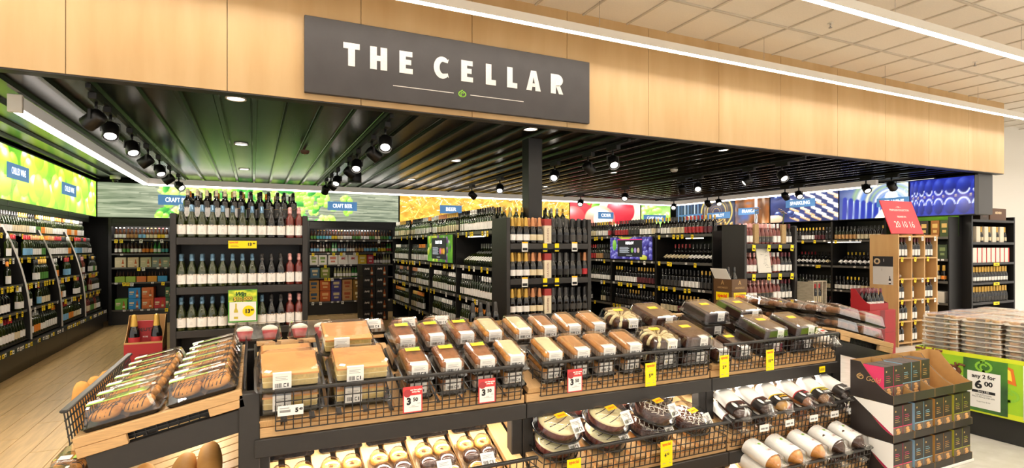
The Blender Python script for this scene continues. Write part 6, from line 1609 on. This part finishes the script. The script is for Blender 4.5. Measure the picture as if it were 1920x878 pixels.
# champagne trays on the left
t = thing('wine_case', 'red champagne case under the open champagne tray, beside the wine stand', 'case', (-.83, 5.46, 0)); obj('carton', MB().cbox(-.135, 0, 0, .135, .28, .60, .003), RC, t); obj('tape', MB().box(-.03, -.0012, 0, .03, 0, .6), RC2, t)
t = thing('wine_tray', 'open kraft and red champagne tray lettered DEUTZ beside the wine stand', 'box', (-.83, 5.46, .601)); tray_box(t, .27, .28, .27, .07, KRAFT, KRAFT)
obj('red_front', MB().box(-.135, -.003, -.03, .135, -.0005, .055), RC, t)
i_ = obj('red_insert', MB().box(-.06, .10, .005, .06, .13, .235), RC, t); text('lettering', 'DEUTZ', .04, mat('black_ink', '18181a'), i_, (0, .0985, .16), bold=.001); text('lettering', 'ROSE', .016, PAPER, i_, (0, .0985, .10))
for x in (-.905, -.745): spec('sparkling_wine_bottle', 'champagne', 'black', 'red', 'gold', (x, 5.53, .607), 0, 'in open red champagne tray')

# ================================================================ cookie trays
DB = mat('dark_brown_print', '2a2321', .45); SKIN = {'pink': mat('pink_pack', 'd83a6c', .5), 'blue': mat('blue_pack', '8cc0d8', .5), 'kraft': mat('amber_pack', 'b8803c', .5), 'green': mat('olive_pack', 'a8a83a', .5)}
COOKIE = mat('cookie_print', 'd9a468', .6, noise=.3, nscale=60); COOKB = mat('cookie_backdrop', '6a584a', .6)
def cookie_pack(skin, key={}):
    if skin in key: return key[skin]
    t = link('biscuit_box', None)
    obj('carton', MB().box(-.047, .0005, 0, .047, .13, .214).box(-.0475, .0006, .0, -.0471, .13, .213, 1).box(.0471, .0006, .0, .0475, .13, .213, 1), [DB, SKIN[skin]], t)
    f = obj('front_print', MB().box(-.047, -.0003, .004, .047, .0004, .082, 0).box(-.047, -.0006, .083, .047, .0004, .087, 1), [COOKB, SKIN[skin]], t)
    m = MB()
    for k in range(4): m.ell(.004 * (-1) ** k, -.001, .018 + k * .016, .026 - .002 * k, .002, .0105, 10, 5)
    obj('biscuit_picture', m, COOKIE, t)
    m = MB().box(-.03, -.001, .178, -.02, .0002, .188, 0)
    for k in range(4): m.box(-.03, -.001, .152 - k * .012, .008 + .008 * (k % 2), .0002, .1545 - k * .012, 1 if k < 2 else 0)
    obj('small_print', m, [GOLDT, SKIN[skin]], t)
    key[skin] = Proto(t); return key[skin]
CX0, CYF = 3.67, 2.065
for c_, skin in enumerate(('pink', 'blue', 'kraft', 'green')):
    for k in range(3):
        nm = '%s column, %s layer' % (['first', 'second', 'third', 'last'][c_], ['bottom', 'middle', 'top'][k])
        t = thing('biscuit_tray', 'dark swept-side tray of biscuit boxes, %s by bakery end' % nm, 'box', (CX0 + c_ * .222, CYF, .02 + k * .236), group='biscuit display trays')
        tray_box(t, .218, .27, .232, .055 if k == 2 else .045, DB, KRAFT)
        if c_ == 0 and k == 2: text('lettering', 'Gold', .046, GOLDT, t, (-.1095, .125, .13), (R(90), 0, R(-90)), shear=.3); m = MB(); apple(m, 0, .135, .018, 0, 0, .001); o = obj('emblem', m, GOLDT, t, (-.1093, .205, 0), (0, 0, R(-90)))
        if k < 2 and c_ == 0: obj('white_flap', MB().prism([(.0, .05), (.25, .232), (.0, .232)], -.1105, -.1092, 'x'), PAPER, t)
        if k < 2:
            for q in range(2): L(cookie_pack(skin).put((CX0 + c_ * .222 - .0495 + q * .099, CYF + .0065, .026 + k * .236), (0, 0, 0), '%s sided biscuit box, %s, in %s biscuit tray' % (skin if skin != 'kraft' else 'amber', ['left', 'right'][q], nm), 'biscuit boxes in the trays'), 'box')
        elif c_ < 3:
            for q in ((0, 1) if c_ < 2 else (0,)):
                for dy in range(2 if c_ < 1 else 1):
                    pass
            n_ = [((-.052, .03), (.047, .03), (-.052, .135), (.047, .135)), ((-.05, .05), (.05, .05)), ((-.045, .06),)][c_]
            for q, (dx, dy) in enumerate(n_):
                if dy > .1: continue
                L(cookie_pack(skin).put((CX0 + c_ * .222 + dx, CYF + dy + .03, .026 + k * .236), (0, 0, 0), '%s sided dark biscuit box, %s in the open top tray, %s column' % (skin if skin != 'kraft' else 'amber', ordn[q], ['first', 'second', 'third'][c_]), 'biscuit boxes in the top trays'), 'box')
tag(obj('pallet_base', MB().cbox(CX0 - .112, CYF - .005, 0, CX0 + .79, CYF + .28, .019, .003), PAPER), 'flat white base sheet under the stacked biscuit trays', 'base')

# ================================================================ pallet of mince pies
PX, PY1, PY0 = 5.07, 2.76, .9
t = thing('display_pallet', 'black based pallet bin with green christmas skirt under mince pies', 'display', (PX, 0, 0))
obj('base', MB().cbox(.02, PY0, 0, 1.15, PY1 - .01, .185, .004), KICK, t)
sk = obj('skirt', MB().box(0, PY0, .186, .012, PY1, .63), mat('skirt_green', '6cb52a', .45, col2='b6d62c', nscale=1.6), t)
obj('skirt_end', MB().box(.0125, PY1 - .012, .186, 1.15, PY1, .63), mat('skirt_green', '6cb52a'), t)
obj('inner_block', MB().box(.03, PY0, .186, 1.13, PY1 - .02, .57), KRAFT, t)
obj('yellow_edge', MB().box(-.0015, PY0, .186, 0, PY1, .225).box(-.0015, PY0, .60, 0, PY1, .632), mat('lime_yellow', 'd4e02c', .5), t)
BRR = mat('reindeer_brown', '6a3a1a', .6)
m = MB()
for (y, z) in ((2.66, .585), (2.50, .50)):
    m.ell(-.003, y, z - .02, .002, .075, .045, 8, 6); 
    for s_ in (-1, 1): m.tube([(-.003, y + s_ * .03, z), (-.003, y + s_ * .055, z + .035), (-.003, y + s_ * .10, z + .03)], .010, 5); m.tube([(-.003, y + s_ * .04, z), (-.003, y + s_ * .03, z + .045)], .008, 5)
obj('antler_picture', m, BRR, t)
m = MB()
for (y, z) in ((2.68, .565), (2.635, .565), (2.515, .49), (2.475, .49)): m.ell(-.006, y, z, .001, .012, .014, 8, 5)
obj('eye_picture', m, PAPER, t)
text('lettering', 'H', .07, PAPER, t, (-.003, 2.44, .42), (R(90), 0, R(-90)), bold=.002)
# lantern, emblem and tree drawn on the skirt
m = MB().prism([(2.10, .56), (2.20, .60), (2.17, .46), (2.08, .44)], -.003, -.001, 'x'); obj('lantern_picture', m, mat('lantern_orange', 'd8742a', .5), t)
m = MB()
for a, b in ((.015, .04), (.05, .075)): m.prism([(2.10 + a, .545), (2.10 + b, .56), (2.095 + b, .48), (2.09 + a, .47)], -.005, -.003, 'x')
obj('lantern_glow', m, mat('lantern_yellow', 'f4e04a', .5), t)
m = MB(); apple(m, 0, .36, .05, 0, 0, .002); obj('emblem', m, mat('leaf_green', '8cc63f'), t, (-.0012, 2.125, 0), (0, 0, R(-90)))
m = MB()
for k in range(5): m.tube([(-.003, 2.03 - .02 * 0, .22 + k * .055), (-.003, 2.03 - .09 + .012 * k, .20 + k * .055)], .005, 4)
m.tube([(-.003, 2.035, .2), (-.003, 2.035, .6)], .006, 4); obj('ladder_picture', m, PAPER, t)
pb = obj('poster', MB().box(-.006, 2.132, .20, -.002, 2.413, .600), mat('poster_deep_green', '2c4a2c', .5, col2='4c8a2c', nscale=3), t)
m = MB(); apple(m, 0, .545, .045, 0, 0, .002); obj('emblem', m, mat('leaf_green', '8cc63f'), pb, (-.0062, 2.28, 0), (0, 0, R(-90)))
obj('white_panel', MB().box(-.009, 2.174, .225, -.006, 2.385, .503), PAPER, pb)
rz = (R(90), 0, R(-90))
text('lettering', 'any 2 for', .042, INK, pb, (-.0095, 2.28, .468), rz, bold=.0012); text('lettering', '6', .082, INK, pb, (-.0095, 2.312, .402), rz, bold=.0035, sx=1.15); text('lettering', '00', .048, INK, pb, (-.0095, 2.248, .415), rz, bold=.002, sx=1.1)
obj('black_bar', MB().box(-.0098, 2.205, .342, -.009, 2.355, .362), INK, pb); text('lettering', 'Save 1.00', .019, PAPER, pb, (-.0102, 2.28, .352), rz)
text('lettering', 'COUNTDOWN\nFRUIT MINCE PIES 6PK', .0165, INK, pb, (-.0095, 2.28, .318), rz, sx=.9); text('lettering', 'Single Price $3.50', .012, INK, pb, (-.0095, 2.28, .275), rz)
# packs of pies
PIE = mat('mince_pie_crust', 'dcb07c', .7, col2='b8844e', nscale=30, bump=.1); FILL = mat('mince_filling', '3a2418', .6); PTR = mat('pale_plastic_tray', 'efe8dc', .4)
def p_pies():
    t = link('mince_pie_pack', None)
    m = MB(); f = MB()
    for i in range(2):
        for j in range(3):
            x, y = -.045 + i * .09, -.085 + j * .085
            m.lathe([(.026, .004), (.038, .022), (.037, .026), (.012, .0275)], 10, 0, Matrix.Translation((x, y, 0)), cap1=False)
            f.lathe([(.012, .0272), (.003, .0277)], 5, 0, Matrix.Translation((x, y, 0)), cap0=False)
    p_ = obj('pies', m, PIE, t); obj('filling', f, FILL, t)
    obj('tray', MB().frust(.186, .262, .194, .27, 0, .008, .012, cap0=True), PTR, t)
    obj('wrap', MB().frust(.192, .268, .18, .258, .0085, .0355, .014), WRAP, t)
    obj('label', MB().box(-.03, -.06, .0345, .03, .06, .035).box(-.0965, -.03, .012, -.0955, .03, .03, 1), [mat('green_white_label', 'c8d8b0', .5), mat('grey_film_print', '7a7066', .6)], t)
    return t
PPI = Proto(p_pies()); NL = 9; hp = .038
zt = .571
for j in range(5):
    y = PY1 - .16 - j * .283
    if y < 1.2: continue
    for k in range(NL):
        L(PPI.put((PX + .13 + random.uniform(-.006, .006), y + random.uniform(-.006, .006), zt + k * hp), (0, 0, random.uniform(-.04, .04)), 'wrapped pack of fruit mince pies, %s layer of front stack %s on the pallet' % (ordn[k], ordn[j]), 'stacked mince pie packs'), 'pies')
for i in range(1, 5):
    for j in range(5):
        y = PY1 - .16 - j * .283
        for k in ((NL - 2, NL - 1) if (i, j) != (1, 0) else (NL - 2, NL - 1)):
            L(PPI.put((PX + .13 + i * .212 + random.uniform(-.006, .006), y + random.uniform(-.006, .006), zt + k * hp + (.0 if i % 2 else .004)), (0, 0, random.uniform(-.05, .05)), 'wrapped mince pie pack, %s layer, %s stack of %s row behind front' % (['next to top', 'top'][k - NL + 2], ordn[j], ordn[i - 1]), 'stacked mince pie packs'), 'pies')
tag(obj('carton_block', MB().box(PX + .25, 1.3, zt, PX + 1.1, PY1 - .02, zt + (NL - 2) * hp - .001), KRAFT), 'kraft carton core filling the middle of the mince pie stack', 'box')
link_bottles()
texts_to_mesh()
